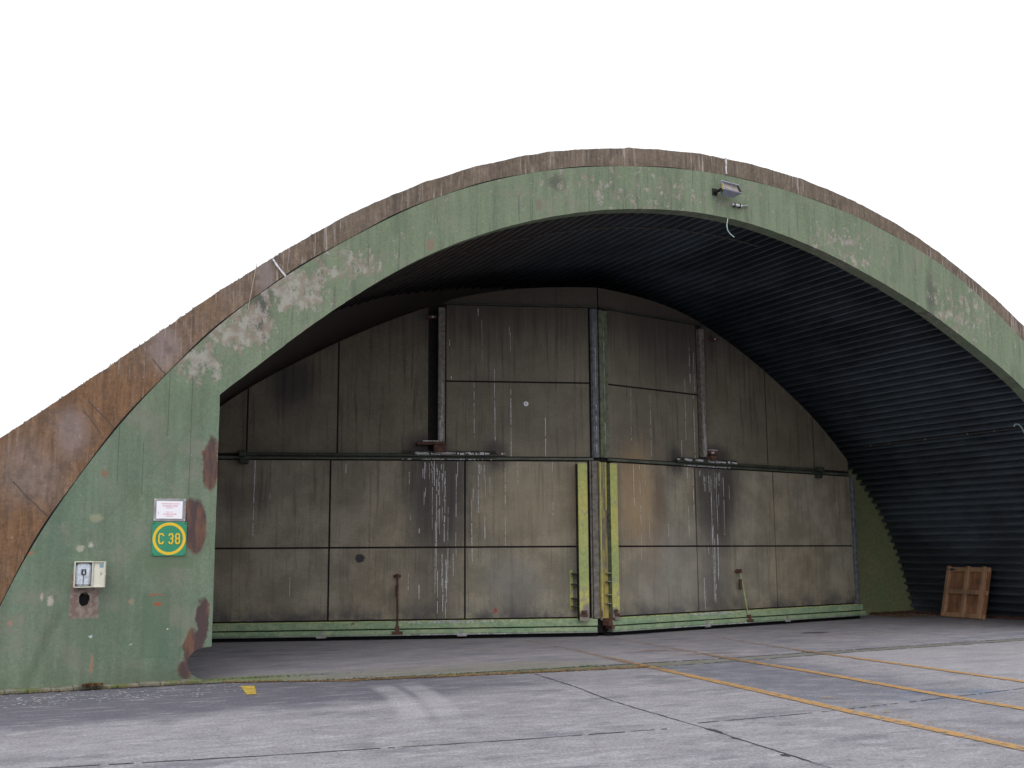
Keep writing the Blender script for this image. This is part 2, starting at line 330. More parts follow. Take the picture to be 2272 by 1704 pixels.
MAT = dict(
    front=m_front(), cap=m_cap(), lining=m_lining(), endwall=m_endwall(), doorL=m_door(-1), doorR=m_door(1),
    tar=simple('grey_joint_tar', (.042, .042, .056), .8, var=.4),
    dark=simple('black_joint_and_shade', (.008, .008, .009), .9), recess=simple('shade_black_steel', (.014, .012, .011), .85),
    channel=m_steelgreen('pale_green_channel_paint', (.20, .30, .185), (.29, .36, .22), amt=.62),
    channel2=m_steelgreen('grey_green_sill_paint', (.17, .21, .17), (.27, .30, .26), amt=.66),
    ledge=m_steelgreen('yellow_green_ledge_paint', (.40, .45, .19), (.28, .36, .18), amt=.60),
    rail=m_steelgreen('dark_green_rail_paint', (.022, .026, .022), (.045, .055, .04), (.05, .025, .018), .56),
    railL=m_steelgreen('green_edge_rail_paint', (.055, .064, .048), (.09, .10, .078), (.06, .04, .03), .6),
    post=simple('grey_brown_post_paint', (.15, .135, .12), .6, var=.35, c2=(.06, .035, .03), thr=.6),
    bluepost=simple('blue_grey_seal_strip', (.105, .110, .122), .6, var=.4),
    olive=simple('olive_seal_strip', (.10, .115, .075), .6, var=.4),
    yellow=m_yellow(), ywall=m_plate(),
    rust=simple('dark_rust', (.085, .042, .032), .85, var=.4, c2=(.16, .075, .045)),
    dropping=simple('white_bird_dropping', (.46, .46, .48), .8, var=.4, k=30),
    white=simple('white_joint_mortar', (.55, .55, .58), .8, k=20),
    roof=simple('grey_roof_concrete', (.22, .2, .18), .9, k=2),
    ground=simple('grey_airfield_concrete', (.27, .265, .28), .9, k=3),
    apron=m_apron('pale_apron_concrete', (.272, .265, .288), (.110, .108, .134), (.39, .382, .410)),
    floor=m_apron('grey_threshold_concrete', (.265, .250, .272), (.155, .160, .205), (.37, .37, .42), True),
    sill=simple('mossy_kerb', (.15, .145, .11), .95, var=.4, k=6, c2=(.11, .13, .05), thr=.52), strip=m_strip(),
    line=m_line(), ghost=m_ghost(), yline=simple('short_yellow_mark_paint', (.42, .30, .06), .8, var=.3, k=9),
    wood=m_wood('shaded_board_wood', (.21, .098, .052), (.33, .17, .095)), woodl=m_wood('lit_batten_wood', (.32, .185, .11), (.40, .25, .155)), signgreen=simple('green_enamel', (.035, .235, .13), .35, var=.06),  # board wood darkened, batten wood lightened to paint the recess shading
    signyel=simple('yellow_enamel', (.70, .47, .03), .4, var=.05), black=simple('black_screw', (.01, .01, .012), .5),
    alu=simple('dull_aluminium_plate', (.27, .27, .28), .5, .3, .25, 9), paper=simple('white_printed_panel', (.80, .80, .86), .5, var=.03),
    redink=simple('faded_red_ink', (.62, .16, .22), .7, var=.15), greyink=simple('faded_grey_ink', (.30, .28, .36), .7, var=.15),
    cream=simple('cream_plastic', (.60, .59, .50), .5, var=.06), creamdk=simple('shaded_cream_plastic', (.52, .53, .50), .55, var=.08),
    clear=simple('cloudy_plastic_cover', (.55, .60, .68), .25, var=.25, k=16, c2=(.36, .40, .33), thr=.58),
    switch=simple('dark_blue_switch', (.035, .045, .085), .4), sticker=simple('pale_blue_sticker', (.22, .33, .42), .5, k=60),
    alulamp=simple('blue_grey_lamp_metal', (.30, .31, .37), .45, .3, .15), lampdk=simple('black_lamp_rubber', (.015, .012, .014), .7),
    glass=simple('dusty_lamp_glass', (.19, .165, .145), .25, 0, .35, 8, .6), brass=simple('brass_gland', (.35, .30, .14), .5, .4),
    cable=simple('pale_cable', (.42, .55, .55), .6), dcable=simple('dusty_grey_cable', (.09, .08, .07), .8), thin=simple('thin_buff_wire', (.36, .31, .24), .7),
    moss=simple('dark_moss', (.035, .045, .018), .95, var=.6, k=5), litter=simple('brown_leaf_litter', (.15, .085, .04), .95, var=.6, k=4),
    weed=simple('green_weed', (.06, .11, .03), .9, var=.5, k=6), stickerw=simple('white_sticker', (.75, .74, .78), .5), fleck=simple('white_flecks', (.55, .56, .60), .8),
    inkdark=simple('dark_ink', (.03, .02, .03), .6),
)

# ------------------------------------------------------------------ mesh helpers
class MB:
    def __init__(s): s.v = []; s.f = []; s.m = []
    def face(s, pts, mi=0):
        i = len(s.v); s.v += [tuple(p) for p in pts]; s.f.append(tuple(range(i, i + len(pts)))); s.m.append(mi)
    def box(s, x0, x1, y0, y1, z0, z1, mi=0, M=None, b=0.):
        if x0 > x1: x0, x1 = x1, x0
        if y0 > y1: y0, y1 = y1, y0
        if z0 > z1: z0, z1 = z1, z0
        b = min(b, (x1 - x0) * .4, (y1 - y0) * .4, (z1 - z0) * .4)
        if b <= 0:
            P = [(x, y, z) for z in (z0, z1) for y in (y0, y1) for x in (x0, x1)]
            F = [(0, 2, 3, 1), (4, 5, 7, 6), (0, 1, 5, 4), (2, 6, 7, 3), (0, 4, 6, 2), (1, 3, 7, 5)]
        else:   # chamfered box
            P = []; idx = {}
            for sx in (0, 1):
                for sy in (0, 1):
                    for sz in (0, 1):
                        X = (x0, x1)[sx]; Y = (y0, y1)[sy]; Z = (z0, z1)[sz]
                        xi = X + (b if sx == 0 else -b); yi = Y + (b if sy == 0 else -b); zi = Z + (b if sz == 0 else -b)
                        for ax, p in (('x', (X, yi, zi)), ('y', (xi, Y, zi)), ('z', (xi, yi, Z))):
                            idx[(sx, sy, sz, ax)] = len(P); P.append(p)
            F = []
            g = lambda a, b_, c, ax: idx[(a, b_, c, ax)]
            for k in (0, 1):
                F.append([g(k, 0, 0, 'x'), g(k, 1, 0, 'x'), g(k, 1, 1, 'x'), g(k, 0, 1, 'x')])
                F.append([g(0, k, 0, 'y'), g(1, k, 0, 'y'), g(1, k, 1, 'y'), g(0, k, 1, 'y')])
                F.append([g(0, 0, k, 'z'), g(1, 0, k, 'z'), g(1, 1, k, 'z'), g(0, 1, k, 'z')])
            for a in (0, 1):
                for c in (0, 1):
                    F.append([g(a, c, 0, 'x'), g(a, c, 1, 'x'), g(a, c, 1, 'y'), g(a, c, 0, 'y')])
                    F.append([g(a, 0, c, 'x'), g(a, 1, c, 'x'), g(a, 1, c, 'z'), g(a, 0, c, 'z')])
                    F.append([g(0, a, c, 'y'), g(1, a, c, 'y'), g(1, a, c, 'z'), g(0, a, c, 'z')])
            for a in (0, 1):
                for b_ in (0, 1):
                    for c in (0, 1): F.append([g(a, b_, c, 'x'), g(a, b_, c, 'y'), g(a, b_, c, 'z')])
            ctr = Vector(((x0 + x1) / 2, (y0 + y1) / 2, (z0 + z1) / 2)); G = []
            for f in F:
                p = [Vector(P[i]) for i in f]; n = (p[1] - p[0]).cross(p[2] - p[0])
                G.append(f if n.dot(p[0] - ctr) > 0 else f[::-1])
            F = G
        if M is not None: P = [tuple(M @ Vector(p)) for p in P]
        i = len(s.v); s.v += P
        for f in F: s.f.append(tuple(i + k for k in f)); s.m.append(mi)
    def tube(s, pts, r, n=8, mi=0, cap=True):
        pts = [Vector(p) for p in pts]; i0 = len(s.v); rr = r if isinstance(r, (list, tuple)) else [r] * len(pts)
        for k, p in enumerate(pts):
            d = (pts[min(k + 1, len(pts) - 1)] - pts[max(k - 1, 0)]).normalized()
            a = d.orthogonal().normalized() if k == 0 else (a - d * a.dot(d)).normalized()
            b = d.cross(a)
            for j in range(n):
                t = 2 * pi * j / n; s.v.append(tuple(p + (a * cos(t) + b * sin(t)) * rr[k]))
        for k in range(len(pts) - 1):
            for j in range(n):
                s.f.append((i0 + k * n + j, i0 + k * n + (j + 1) % n, i0 + (k + 1) * n + (j + 1) % n, i0 + (k + 1) * n + j)); s.m.append(mi)
        if cap:
            s.f.append(tuple(i0 + j for j in range(n))[::-1]); s.m.append(mi)
            s.f.append(tuple(i0 + (len(pts) - 1) * n + j for j in range(n))); s.m.append(mi)
    def prism(s, loops, y0, y1, mi=0, mside=None):
        """polygon with holes in the XZ plane, extruded from y0 (front) to y1 (back)"""
        mside = mi if mside is None else mside
        flat = [p for l in loops for p in l]
        tris = tessellate_polygon([[Vector((p[0], p[1], 0)) for p in l] for l in loops])
        i0 = len(s.v); n = len(flat)
        s.v += [(p[0], y0, p[1]) for p in flat] + [(p[0], y1, p[1]) for p in flat]
        for t in tris:
            a, b, c = [flat[k] for k in t]
            cr = (b[0] - a[0]) * (c[1] - a[1]) - (b[1] - a[1]) * (c[0] - a[0])
            if abs(cr) < 1e-10: continue
            t = t if cr > 0 else t[::-1]         # CCW in XZ seen from -Y faces -Y
            s.f.append(tuple(i0 + k for k in t)); s.m.append(mi)
            s.f.append(tuple(i0 + n + k for k in t[::-1])); s.m.append(mi)
        o = 0
        for l in loops:
            for k in range(len(l)):
                a = i0 + o + k; b = i0 + o + (k + 1) % len(l)
                s.f.append((a, a + n, b + n, b)); s.m.append(mside)
            o += len(l)
    def build(s, name, mats, parent=None, local=False, loc=None, smooth=False):
        me = bpy.data.meshes.new(name)
        V = s.v
        if loc is not None and parent is None: V = [(a - loc[0], b - loc[1], c - loc[2]) for a, b, c in V]
        me.from_pydata(V, [], s.f)
        for m in (mats if isinstance(mats, (list, tuple)) else [mats]): me.materials.append(MAT[m])
        me.polygons.foreach_set('material_index', s.m)
        if smooth: me.polygons.foreach_set('use_smooth', [True] * len(me.polygons))
        me.update()
        o = bpy.data.objects.new(name, me); col.objects.link(o)
        if parent is not None:
            o.parent = parent
            if not local:
                t = Vector((0, 0, 0)); q = parent
                while q is not None: t += q.location; q = q.parent
                o.location = -t
        elif loc is not None: o.location = loc
        return o

def thing(name, label, cat, loc=(0, 0, 0), rz=0., group=None, parent=None):
    o = bpy.data.objects.new(name, None); col.objects.link(o); o.location = loc; o.rotation_euler = (0, 0, rz)
    o.empty_display_size = .2
    if parent is None:
        o['label'] = label; o['category'] = cat
        if group: o['group'] = group
    else: o.parent = parent
    return o
def tag(o, label=None, cat=None, group=None, kind=None):
    if label: o['label'] = label
    if cat: o['category'] = cat
    if group: o['group'] = group
    if kind: o['kind'] = kind
    return o

def dens(pts, step):
    out = []
    for a, b in zip(pts[:-1], pts[1:]):
        L = math.dist(a, b); n = max(1, int(round(L / step)))
        out += [tuple(a[k] + (b[k] - a[k]) * i / n for k in range(len(a))) for i in range(n)]
    return out + [tuple(pts[-1])]
def smooth(pts, it):
    P = list(pts)
    for _ in range(it):
        P = [P[0]] + [tuple((P[i - 1][k] + 2 * P[i][k] + P[i + 1][k]) / 4 for k in range(len(P[i]))) for i in range(1, len(P) - 1)] + [P[-1]]
    return P

# ------------------------------------------------------------------ shelter profiles (metres, X across, Z up; centre line X = 11.2)
XC = 11.2; YF = 14.8; YR = 15.05; YE = 21.7
mir = lambda P: [(2 * XC - x, z) for x, z in P]
brownL = [(.14, .0), (.3, .55), (.5, 1.0), (.77, 1.68), (1.05, 2.15), (1.45, 2.81), (1.97, 3.54), (2.52, 4.15), (2.98, 4.68), (3.47, 5.07), (3.84, 5.4), (4.35, 5.75), (5.03, 6.2), (5.73, 6.64), (6.47, 6.99), (7.24, 7.28), (8.04, 7.53), (9.23, 7.75), (10.21, 7.87), (11.25, 7.91), (12.63, 7.82), (14.19, 7.56), (15.85, 7.05), (16.99, 6.52)]
outerL = [(-3.4, .0), (.39, 3.0), (.78, 3.31), (1.19, 3.62), (1.56, 3.93), (2.05, 4.31), (2.62, 4.83), (3.09, 5.19), (3.58, 5.55), (4.35, 6.13), (5.02, 6.56), (5.73, 6.94), (6.47, 7.28), (7.24, 7.58), (8.05, 7.82), (8.89, 8.01), (9.77, 8.14), (10.69, 8.21), (11.35, 8.22), (12.64, 8.14), (13.68, 7.97), (14.75, 7.7), (15.87, 7.29), (17.01, 6.73)]
intrL = [(2.98, 3.67), (3.25, 3.9), (3.74, 4.32), (4.37, 4.85), (5.04, 5.34), (5.73, 5.80), (6.47, 6.18), (7.23, 6.5), (8.03, 6.76), (8.87, 6.97), (9.74, 7.1), (10.65, 7.17), (11.6, 7.14), (12.58, 6.99), (13.6, 6.75), (14.66, 6.4), (15.76, 5.98), (16.89, 5.41), (17.7, 4.97), (18.21, 4.65), (18.9, 4.07), (19.42, 3.67)]
brown = smooth(dens(brownL + [p for p in mir(brownL)[::-1] if p[0] > 17.6], .08), 80)
outer = smooth(dens(outerL + [p for p in mir(outerL)[::-1] if p[0] > 17.6], .08), 120)
intr = smooth(dens(intrL, .08), 30)

# ---- ONE shelter thing
shelter = thing('aircraft_shelter', 'large arched green and brown concrete aircraft shelter with closed steel doors', 'aircraft shelter', (XC, YF, 0))

# front wall: ring + side walls down to the ground, with the broken foot and the pipe hole
jit = lambda P, a: [(x + R.uniform(-a, a), z + R.uniform(-a, a)) for x, z in P]
chip = smooth(dens([(2.987, .438), (2.86, .424), (2.79, .40), (2.722, .344), (2.69, .27), (2.693, .19), (2.73, .115), (2.83, .05), (2.95, .012)], .02), 3)
jambL = jit(dens([(2.985, 3.6), (2.985, .5)], .15), .002)
hole = [(1.433 + .062 * cos(t * pi / 12) + R.uniform(-.004, .004), 1.063 + .085 * sin(t * pi / 12) + R.uniform(-.004, .004)) for t in range(24)]
rightj = [(19.415, .0), (19.415, 3.6)]
loop = [(2.9, .0)] + chip[::-1][1:] + jambL[::-1] + jit(intr, .003) + rightj[::-1] + brown[::-1]
mb = MB(); mb.prism([loop, hole], YF, YR)
mb.build('front_wall', 'front', shelter)
mb = MB(); mb.tube([(1.433, YF + .05, 1.05), (1.433, YR + .5, 1.05)], [.072, .072], 20)
mb.build('duct_pipe', 'dark', shelter)
# thin rim lip along the intrados (drip edge)
# brown cap: 3 cm behind the face of the green wall, rough upper edge
rough_outer = []
for i, (x, z) in enumerate(outer):
    a = .003 + .004 * (sin(i * .7) * sin(i * .23))
    rough_outer.append((x + R.uniform(-a, a), z + R.uniform(-a, a) * .6))
rough_outer = dens(rough_outer, .05)
lump = [(R.uniform(1, 18.5), R.uniform(.04, .16), R.uniform(.002, .011)) for _ in range(70)]
rough_outer = [(x, z + R.uniform(-.003, .003) + sum(h * math.exp(-((x - c0) / w0) ** 2) for c0, w0, h in lump)) if z > .3 else (x, z) for x, z in rough_outer]
cap_in = [(x, z) for x, z in brown]
mb = MB(); mb.prism([[(p[0], p[1]) for p in rough_outer[::-1]] + cap_in], YF + .03, YR + .25)
mb.build('concrete_cap', 'cap', shelter)
# dark open joint between wall and cap: thin shadow gap strip following the line
mb = MB(); W = .016
for i in range(len(brown) - 1):
    (x0, z0), (x1, z1) = brown[i], brown[i + 1]
    dx, dz = x1 - x0, z1 - z0; L = math.hypot(dx, dz) or 1; nx, nz = -dz / L, dx / L
    w0 = W * (1 + .5 * sin(i * .31)); w1 = W * (1 + .5 * sin((i + 1) * .31))
    mb.face([(x0, YF + .026, z0), (x1, YF + .026, z1), (x1 + nx * w1, YF + .026, z1 + nz * w1), (x0 + nx * w0, YF + .026, z0 + nz * w0)][::-1])
mb.build('cap_joint', 'dark', shelter)
# white mortar joints across the cap
for P in (((3.640, 5.585), (3.70, 5.50), (3.76, 5.43), (3.825, 5.36)), ((11.347, 8.21), (11.352, 8.1), (11.343, 8.0), (11.347, 7.93))):
    mb = MB(); P2 = dens(P, .02)
    for a, b in zip(P2[:-1], P2[1:]):
        dx, dz = b[0] - a[0], b[1] - a[1]; L = math.hypot(dx, dz); nx, nz = -dz / L, dx / L
        w = .012 + R.uniform(-.004, .003)
        q = [(a[0] - nx * w, a[1] - nz * w), (b[0] - nx * w, b[1] - nz * w), (b[0] + nx * w, b[1] + nz * w), (a[0] + nx * w, a[1] + nz * w)]
        mb.prism([q], YF + .012, YF + .031)
    mb.build('mortar_joint', 'white', shelter)
# roof shell to the back, closed behind
mb = MB(); ro = [(x, max(z - .04, 0)) for x, z in outer[::6]] + [(outer[-1][0], 0)]
for a, b in zip(ro[:-1], ro[1:]): mb.face([(a[0], YR + .2, a[1]), (b[0], YR + .2, b[1]), (b[0], 45, b[1]), (a[0], 45, a[1])])
mb.face([(x, 45, z) for x, z in ro])
mb.build('roof_shell', 'roof', shelter)
# corrugated lining
vp = [(0, 7.42), (1, 7.38), (2, 7.25), (3.5, 6.95), (4.7, 6.5), (6, 5.9), (7, 5.2), (8, 4.45), (9.13, 3.5), (9.85, 2.6), (10.25, 1.8), (10.55, 1.05), (10.83, 0)]
VP = smooth(dens([(XC - u, z) for u, z in vp[::-1]] + [(XC + u, z) for u, z in vp[1:]], .05), 60)
VPd = dens(VP, .0098)
s_ = 0.; path = []
for i, p in enumerate(VPd):
    a = VPd[max(i - 3, 0)]; b = VPd[min(i + 3, len(VPd) - 1)]
    if i: s_ += math.dist(p, VPd[i - 1])
    dx, dz = b[0] - a[0], b[1] - a[1]; L = math.hypot(dx, dz); nx, nz = dz / L, -dx / L   # inward
    ph = (s_ / .19) % 1.; ph = ph if p[0] > XC else 1 - ph
    w = min(1., max(0., (.27 - abs(ph - .5)) / .16)); w = w * w * (3 - 2 * w) * 2.0 - 1.
    path.append((p[0] + nx * .068 * w, p[1] + nz * .068 * w))
mb = MB(); ys = [YR + .0, 17.2, 19.4, YE + .02]; n = len(path)
for y in ys: mb.v += [(x, y, z) for x, z in path]
for j in range(len(ys) - 1):
    for i in range(n - 1):
        mb.f.append((j * n + i, (j + 1) * n + i, (j + 1) * n + i + 1, j * n + i + 1)); mb.m.append(0)
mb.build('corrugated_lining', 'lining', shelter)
# closing ring behind front wall between lining and cap (keeps daylight out of the shell)
mb = MB(); mb.prism([[(p[0], p[1]) for p in outer[::4][::-1]] + [(p[0], p[1]) for p in VP[::3]]], YR + .06, YR + .16)
mb.build('shell_frame', 'recess', shelter)
# end wall
mb = MB(); mb.prism([[(XC - 11.2, -.02), (XC + 11.2, -.02)] + [(x, z + .12) for x, z in VP[::3]][::-1]], YE, YE + .3)
mb.build('end_wall', 'endwall', shelter)
mb = MB()
for x in (20.9, 21.25, 21.6):
    pass
# rusty foot angle along the right lining and at the end wall
for k in range(24):
    x = 20.55 + k * .055; mb.box(x, x + .05, YE - .06 - .01 * (k % 3), YE, .0, .05 + R.uniform(0, .02))
for k in range(60):
    y = 15.1 + k * .11; mb.box(XC + 10.66 + R.uniform(-.01, .01), XC + 10.8, y, y + .1, 0, .05 + R.uniform(0, .025))
mb.build('foot_angle', 'rust', shelter)
# kerb below the green wall on the left
mb = MB(); xs = [-3.4 + .25 * i for i in range(26)]
for a, b in zip(xs[:-1], xs[1:]): mb.box(a, b - .003, YF - .16 + R.uniform(-.008, .008), YF + .05, 0, .045 + R.uniform(-.006, .006), b=.01)
mb.build('kerb', 'sill', shelter)
# cables on the lining
def vz(u): 
    for (a, za), (b, zb) in zip(vp[:-1], vp[1:]):
        if a <= u <= b: return za + (zb - za) * (u - a) / (b - a)
    return 0
mb = MB()
arc = [(6.67, 19.6), (7.25, 18.26), (8.26, 17.19), (9.64, 16.54), (10.54, 16.37), (11.49, 16.21), (13.0, 16.1)]
mb.tube([(x, y, vz(abs(x - XC)) - .10) for x, y in dens(arc, .2)], .010, 6)
mb.build('ceiling_cable', 'dcable', shelter)
mb = MB(); mb.tube([(19.56 + .0 * k, 20.5 - k * .3, 4.07) for k in range(17)], .012, 6)
for y, r in ((19.7, .016), (18.6, .018), (17.4, .018), (16.7, .02), (20.3, .014)): mb.box(19.53, 19.56, y, y + .025, 4.055, 4.085, 1)
mb.build('wall_cable', ['dcable', 'alu'], shelter)
mb = MB(); mb.tube([(19.44, 16.12, 4.10), (19.44, 16.08, 4.15), (19.47, 16.02, 4.14), (19.52, 15.99, 4.06), (19.56, 15.97, 3.95)], .014, 8)
mb.build('hook', 'cable', shelter)
# small weathered lumps on the joint of the end wall
# moss tufts on the upper edge
mb = MB()
for x, z in dens(rough_outer, .012):
    if z < .3: continue
    d = .55 if .4 < x < 4.6 else (.25 if x < 7 else .12)
    if R.random() > d: continue
    for _ in range(2 if x < 4.6 else 1):
        h = R.uniform(.008, .030) * (1 if x < 4.6 else .6); a = R.uniform(-.7, .7); w = R.uniform(.004, .012); y = R.uniform(YF + .04, YR + .15)
        bx = x + R.uniform(-.01, .01); bz = z - .01
        mb.face([(bx - w, y, bz), (bx + w, y + .005, bz), (bx + sin(a) * h, y, bz + .01 + cos(a) * h)])
tag(mb.build('moss', 'moss'), kind='stuff')['label'] = 'dark moss tufts along the top edge of the arch'

# ------------------------------------------------------------------ door leaves
AP = (11.25, 18.98)
topu = [(0, 6.86), (1.2, 6.83), (2.1, 6.74), (2.6, 6.62), (3.4, 6.38), (4.9, 5.72), (5.6, 5.32), (6.6, 4.78), (7.9, 3.75), (8.25, 3.42), (9, 2.9)]
topu = [q for q in smooth(dens([(-x, z) for x, z in topu[:4]][::-1][:-1] + topu, .1), 60) if q[0] >= -.2]
def ztop(s):
    s = s / 1.03
    for (a, za), (b, zb) in zip(topu[:-1], topu[1:]):
        if a <= s <= b: return za + (zb - za) * (s - a) / (b - a)
    return 2.9

def streaks(n, smin, smax, zt, lmin, lmax, wd=(.004, .009)):
    out = []
    for _ in range(n):
        s = R.gauss((smin + smax) / 2, (smax - smin) / 4); z1 = zt - abs(R.gauss(0, .12)) - R.choice([0, 0, R.uniform(0, 1.6)]); out.append((s, z1 - R.uniform(lmin, lmax), z1, R.uniform(*wd)))
    return out

def leaf(sg, ang, smax, long_streaks, door_mat):
    """sg: local x = sg*s, s measured from the meeting edge; -y is outwards"""
    P = thing('sliding_door', None, None, (AP[0] - XC, AP[1] - YF, 0), ang, parent=shelter)
    X = lambda s: sg * s
    def bx(mb, s0, s1, n0, n1, z0, z1, mi=0, b=.0): mb.box(X(s0), X(s1), -n1, -n0, z0, z1, mi, b=b)
    # core slab behind the skin, following the arched top
    ss = [.02 + (smax - .02) * i / 60 for i in range(61)]
    pl = [(X(s), ztop(s) - .01) for s in ss] + [(X(smax), .06), (X(.02), .06)]
    mb = MB(); mb.prism([pl], .03, .32); mb.build('door_core', 'recess', P, local=True)  # near-black colour paints the shade in the seams and the post gap
    # fascia above the middle panels, set back
    pl = [(X(s), ztop(s) + .0) for s in ss if s <= 3.1] + [(X(3.07), 6.47), (X(.02), 6.45)]
    mb = MB(); mb.prism([pl], .025, .06); mb.build('top_fascia', door_mat, P, local=True)
    mb = MB(); bx(mb, .02, 3.1, -.03, .02, 6.425, 6.46); mb.build('head_strip', 'rail', P, local=True)
    st = long_streaks
    def panel(s0, s1, z0, z1f, back=.0):
        g = .017; a, b = s0 + g, s1 - g
        q = [a + (b - a) * i / 12 for i in range(13)]
        zt = [(z1f if z1f is not None else ztop(s) - .02) for s in q]
        if z1f is not None: zt = [min(z - g, ztop(s) - .02) for z, s in zip(zt, q)]
        pl = [(X(s), z) for s, z in zip(q, zt)] + [(X(b), z0 + g), (X(a), z0 + g)]
        if sg < 0: pl = pl[::-1]
        m = MB(); m.prism([pl], -.0 + back, .029 + back)
        for (s, za, zb, w) in st:                      # droppings running down this panel
            if not (a + .01 < s < b - .01): continue
            lo, hi = max(za, z0 + .02), min(zb, min(zt) - .005)
            if hi - lo < .03: continue
            z = hi; x = s; y = back - .0015
            while z > lo + .01:
                L = min(R.uniform(.06, .30), z - lo); x2 = x + R.uniform(-.004, .004)
                ww = w * R.uniform(.5, 1.25)
                if R.random() < .93: m.face([(X(x - ww), y, z), (X(x2 - ww * .7), y, z - L), (X(x2 + ww * .7), y, z - L), (X(x + ww), y, z)], 1)
                z -= L + (R.uniform(.0, .07) if R.random() < .4 else 0); x = x2
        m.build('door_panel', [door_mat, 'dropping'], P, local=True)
    low = [.26 if sg < 0 else .43, 2.68, 5.24, smax - .02]
    low[0] = .26 if sg < 0 else .26
    for a, b in zip(low[:-1], low[1:]):
        panel(a, b, .35, 1.70); panel(a, b, 1.70, 3.36)
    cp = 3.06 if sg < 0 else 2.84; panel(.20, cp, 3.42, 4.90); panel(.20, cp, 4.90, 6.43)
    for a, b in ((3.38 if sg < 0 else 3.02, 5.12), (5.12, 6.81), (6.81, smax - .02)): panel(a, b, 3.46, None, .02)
    # perch post with its foot bracket
    o_ = 0. if sg < 0 else -.225
    mb = MB(); bx(mb, 3.08 + o_, 3.215 + o_, -.02, .16 if sg < 0 else .10, 3.56, 6.33, b=.008)
    for k in range(4):
        xx = 3.12 + o_ + .018 * k; z = 4.9 - .2 * k + R.uniform(-.4, .4)
        while z > 3.62:
            L = R.uniform(.1, .3); mb.face([(X(xx - .004), -(.162 if sg < 0 else .102), z), (X(xx - .003), -(.162 if sg < 0 else .102), max(z - L, 3.6)), (X(xx + .004), -(.162 if sg < 0 else .102), max(z - L, 3.6)), (X(xx + .005), -(.162 if sg < 0 else .102), z)], 2); z -= L + R.uniform(0, .1)
    mb.build('guide_post', ['post', 'post', 'dropping'], P, local=True)
    mb = MB()
    if sg < 0:
        bx(mb, 3.06, 3.62, .0, .20, 3.64, 3.70, b=.01); bx(mb, 3.06, 3.3, .0, .24, 3.50, 3.63, b=.01); bx(mb, 3.2, 3.5, .06, .21, 3.701, 3.716, 1)
    else:
        bx(mb, 2.98, 3.24, .0, .18, 3.62, 3.71, b=.01); bx(mb, 3.0, 3.18, .0, .2, 3.49, 3.6, b=.01); bx(mb, 3.0, 3.22, .05, .18, 3.711, 3.725, 1); bx(mb, 3.02, 3.1, .18, .185, 3.64, 3.68, 1)
    mb.build('foot_bracket', ['rust', 'dropping'], P, local=True)
    mb = MB(); bx(mb, 3.24, 3.42, .0, .12, 6.12, 6.17); mb.face([(X(3.30), -.123, 6.13), (X(3.34), -.123, 6.13), (X(3.34), -.123, 6.16), (X(3.30), -.123, 6.16)], 1)
    mb.build('top_bracket', ['rust', 'dropping'], P, local=True)
    # rail: thin flange all along, heavy part in the middle
    mb = MB(); bx(mb, .16, smax - .1, .0, .05, 3.365, 3.415, 0, b=.004)
    bx(mb, 2.05, 6.9, .02, .13, 3.418, 3.478, 1, b=.012)
    pts = [(X(2.1 + .12 * k), -.10 + .01 * sin(k * 1.7), 3.50 + .008 * sin(k * 2.3)) for k in range(16)]
    mb.tube(pts, .028, 8, 1)
    for _ in range(46):
        s = R.gauss(2.9, .42); w = R.uniform(.01, .05)
        mb.box(X(s - w), X(s + w), -.134, -.128, 3.46 + R.uniform(-.01, .02), 3.475 + R.uniform(0, .03), 2)
    for _ in range(60):
        s = R.gauss(3.0, .33); w = R.uniform(.008, .035)
        mb.box(X(s - w), X(s + w), -.054, -.0505, 3.362, 3.37 + R.uniform(0, .015), 2)
    mb.build('guide_rail', ['railL', 'rail', 'dropping'], P, local=True)
    mb = MB(); bx(mb, 6.80, 6.93, .0, .17, 3.40, 3.52, b=.01); bx(mb, 6.76, 6.92, .0, .12, 3.27, 3.36, b=.01)
    mb.build('rail_bracket', 'rail', P, local=True)
    # base channels
    e = smax + (.12 if sg > 0 else .05); s0 = .06 if sg > 0 else .14
    mb = MB(); bx(mb, s0, e, .0, .10, .20, .325, 0, b=.006); bx(mb, s0 + .1, e - .15, .0, .075, .325, .34, 1)
    k = s0 + .3
    while k < e:
        mb.box(X(k - .014), X(k + .014), -.092, -.055, .341, .358, 2); k += .47 + R.uniform(-.02, .02)
    for _ in range(90):
        s = R.gauss(3.0, .45); w = R.uniform(.01, .04); z = R.uniform(.29, .325)
        mb.box(X(s - w), X(s + w), -.1035, -.1005, z, z + R.uniform(.006, .02), 3)
    mb.build('base_channel', ['channel', 'ledge', 'rust', 'dropping'], P, local=True)
    mb = MB(); bx(mb, s0 + .02, e + .03, .04, .15, .105, .180, 0, b=.004); bx(mb, s0 + .02, e + .04, .0, .17, .075, .103, 1, b=.006)
    bx(mb, s0 + .02, e - .02, -.02, .04, .105, .2, 3)
    for s in (2.75, 5.35):
        bx(mb, s - .09, s + .09, .17, .178, .052, .083, 2); bx(mb, s - .03, s - .012, .15, .165, .10, .19, 2); bx(mb, s + .012, s + .03, .15, .165, .10, .19, 2)
    for _ in range(70):
        s = R.gauss(2.75, .5); w = R.uniform(.01, .045)
        mb.box(X(s - w), X(s + w), -.1755, -.1705, .08, .09 + R.uniform(0, .012), 4)
    mb.build('sill_channel', ['channel', 'channel2', 'alu', 'dark', 'dropping'], P, local=True)
    mb = MB(); bx(mb, s0, e - .05, -.16, .03, .0, .074); mb.build('gap_shade', 'dark', P, local=True)  # black block paints the shade in the gap beneath the door
    # latch rod
    mb = MB(); r0, r1 = (3.96, 3.955) if sg < 0 else (3.90, 4.09)
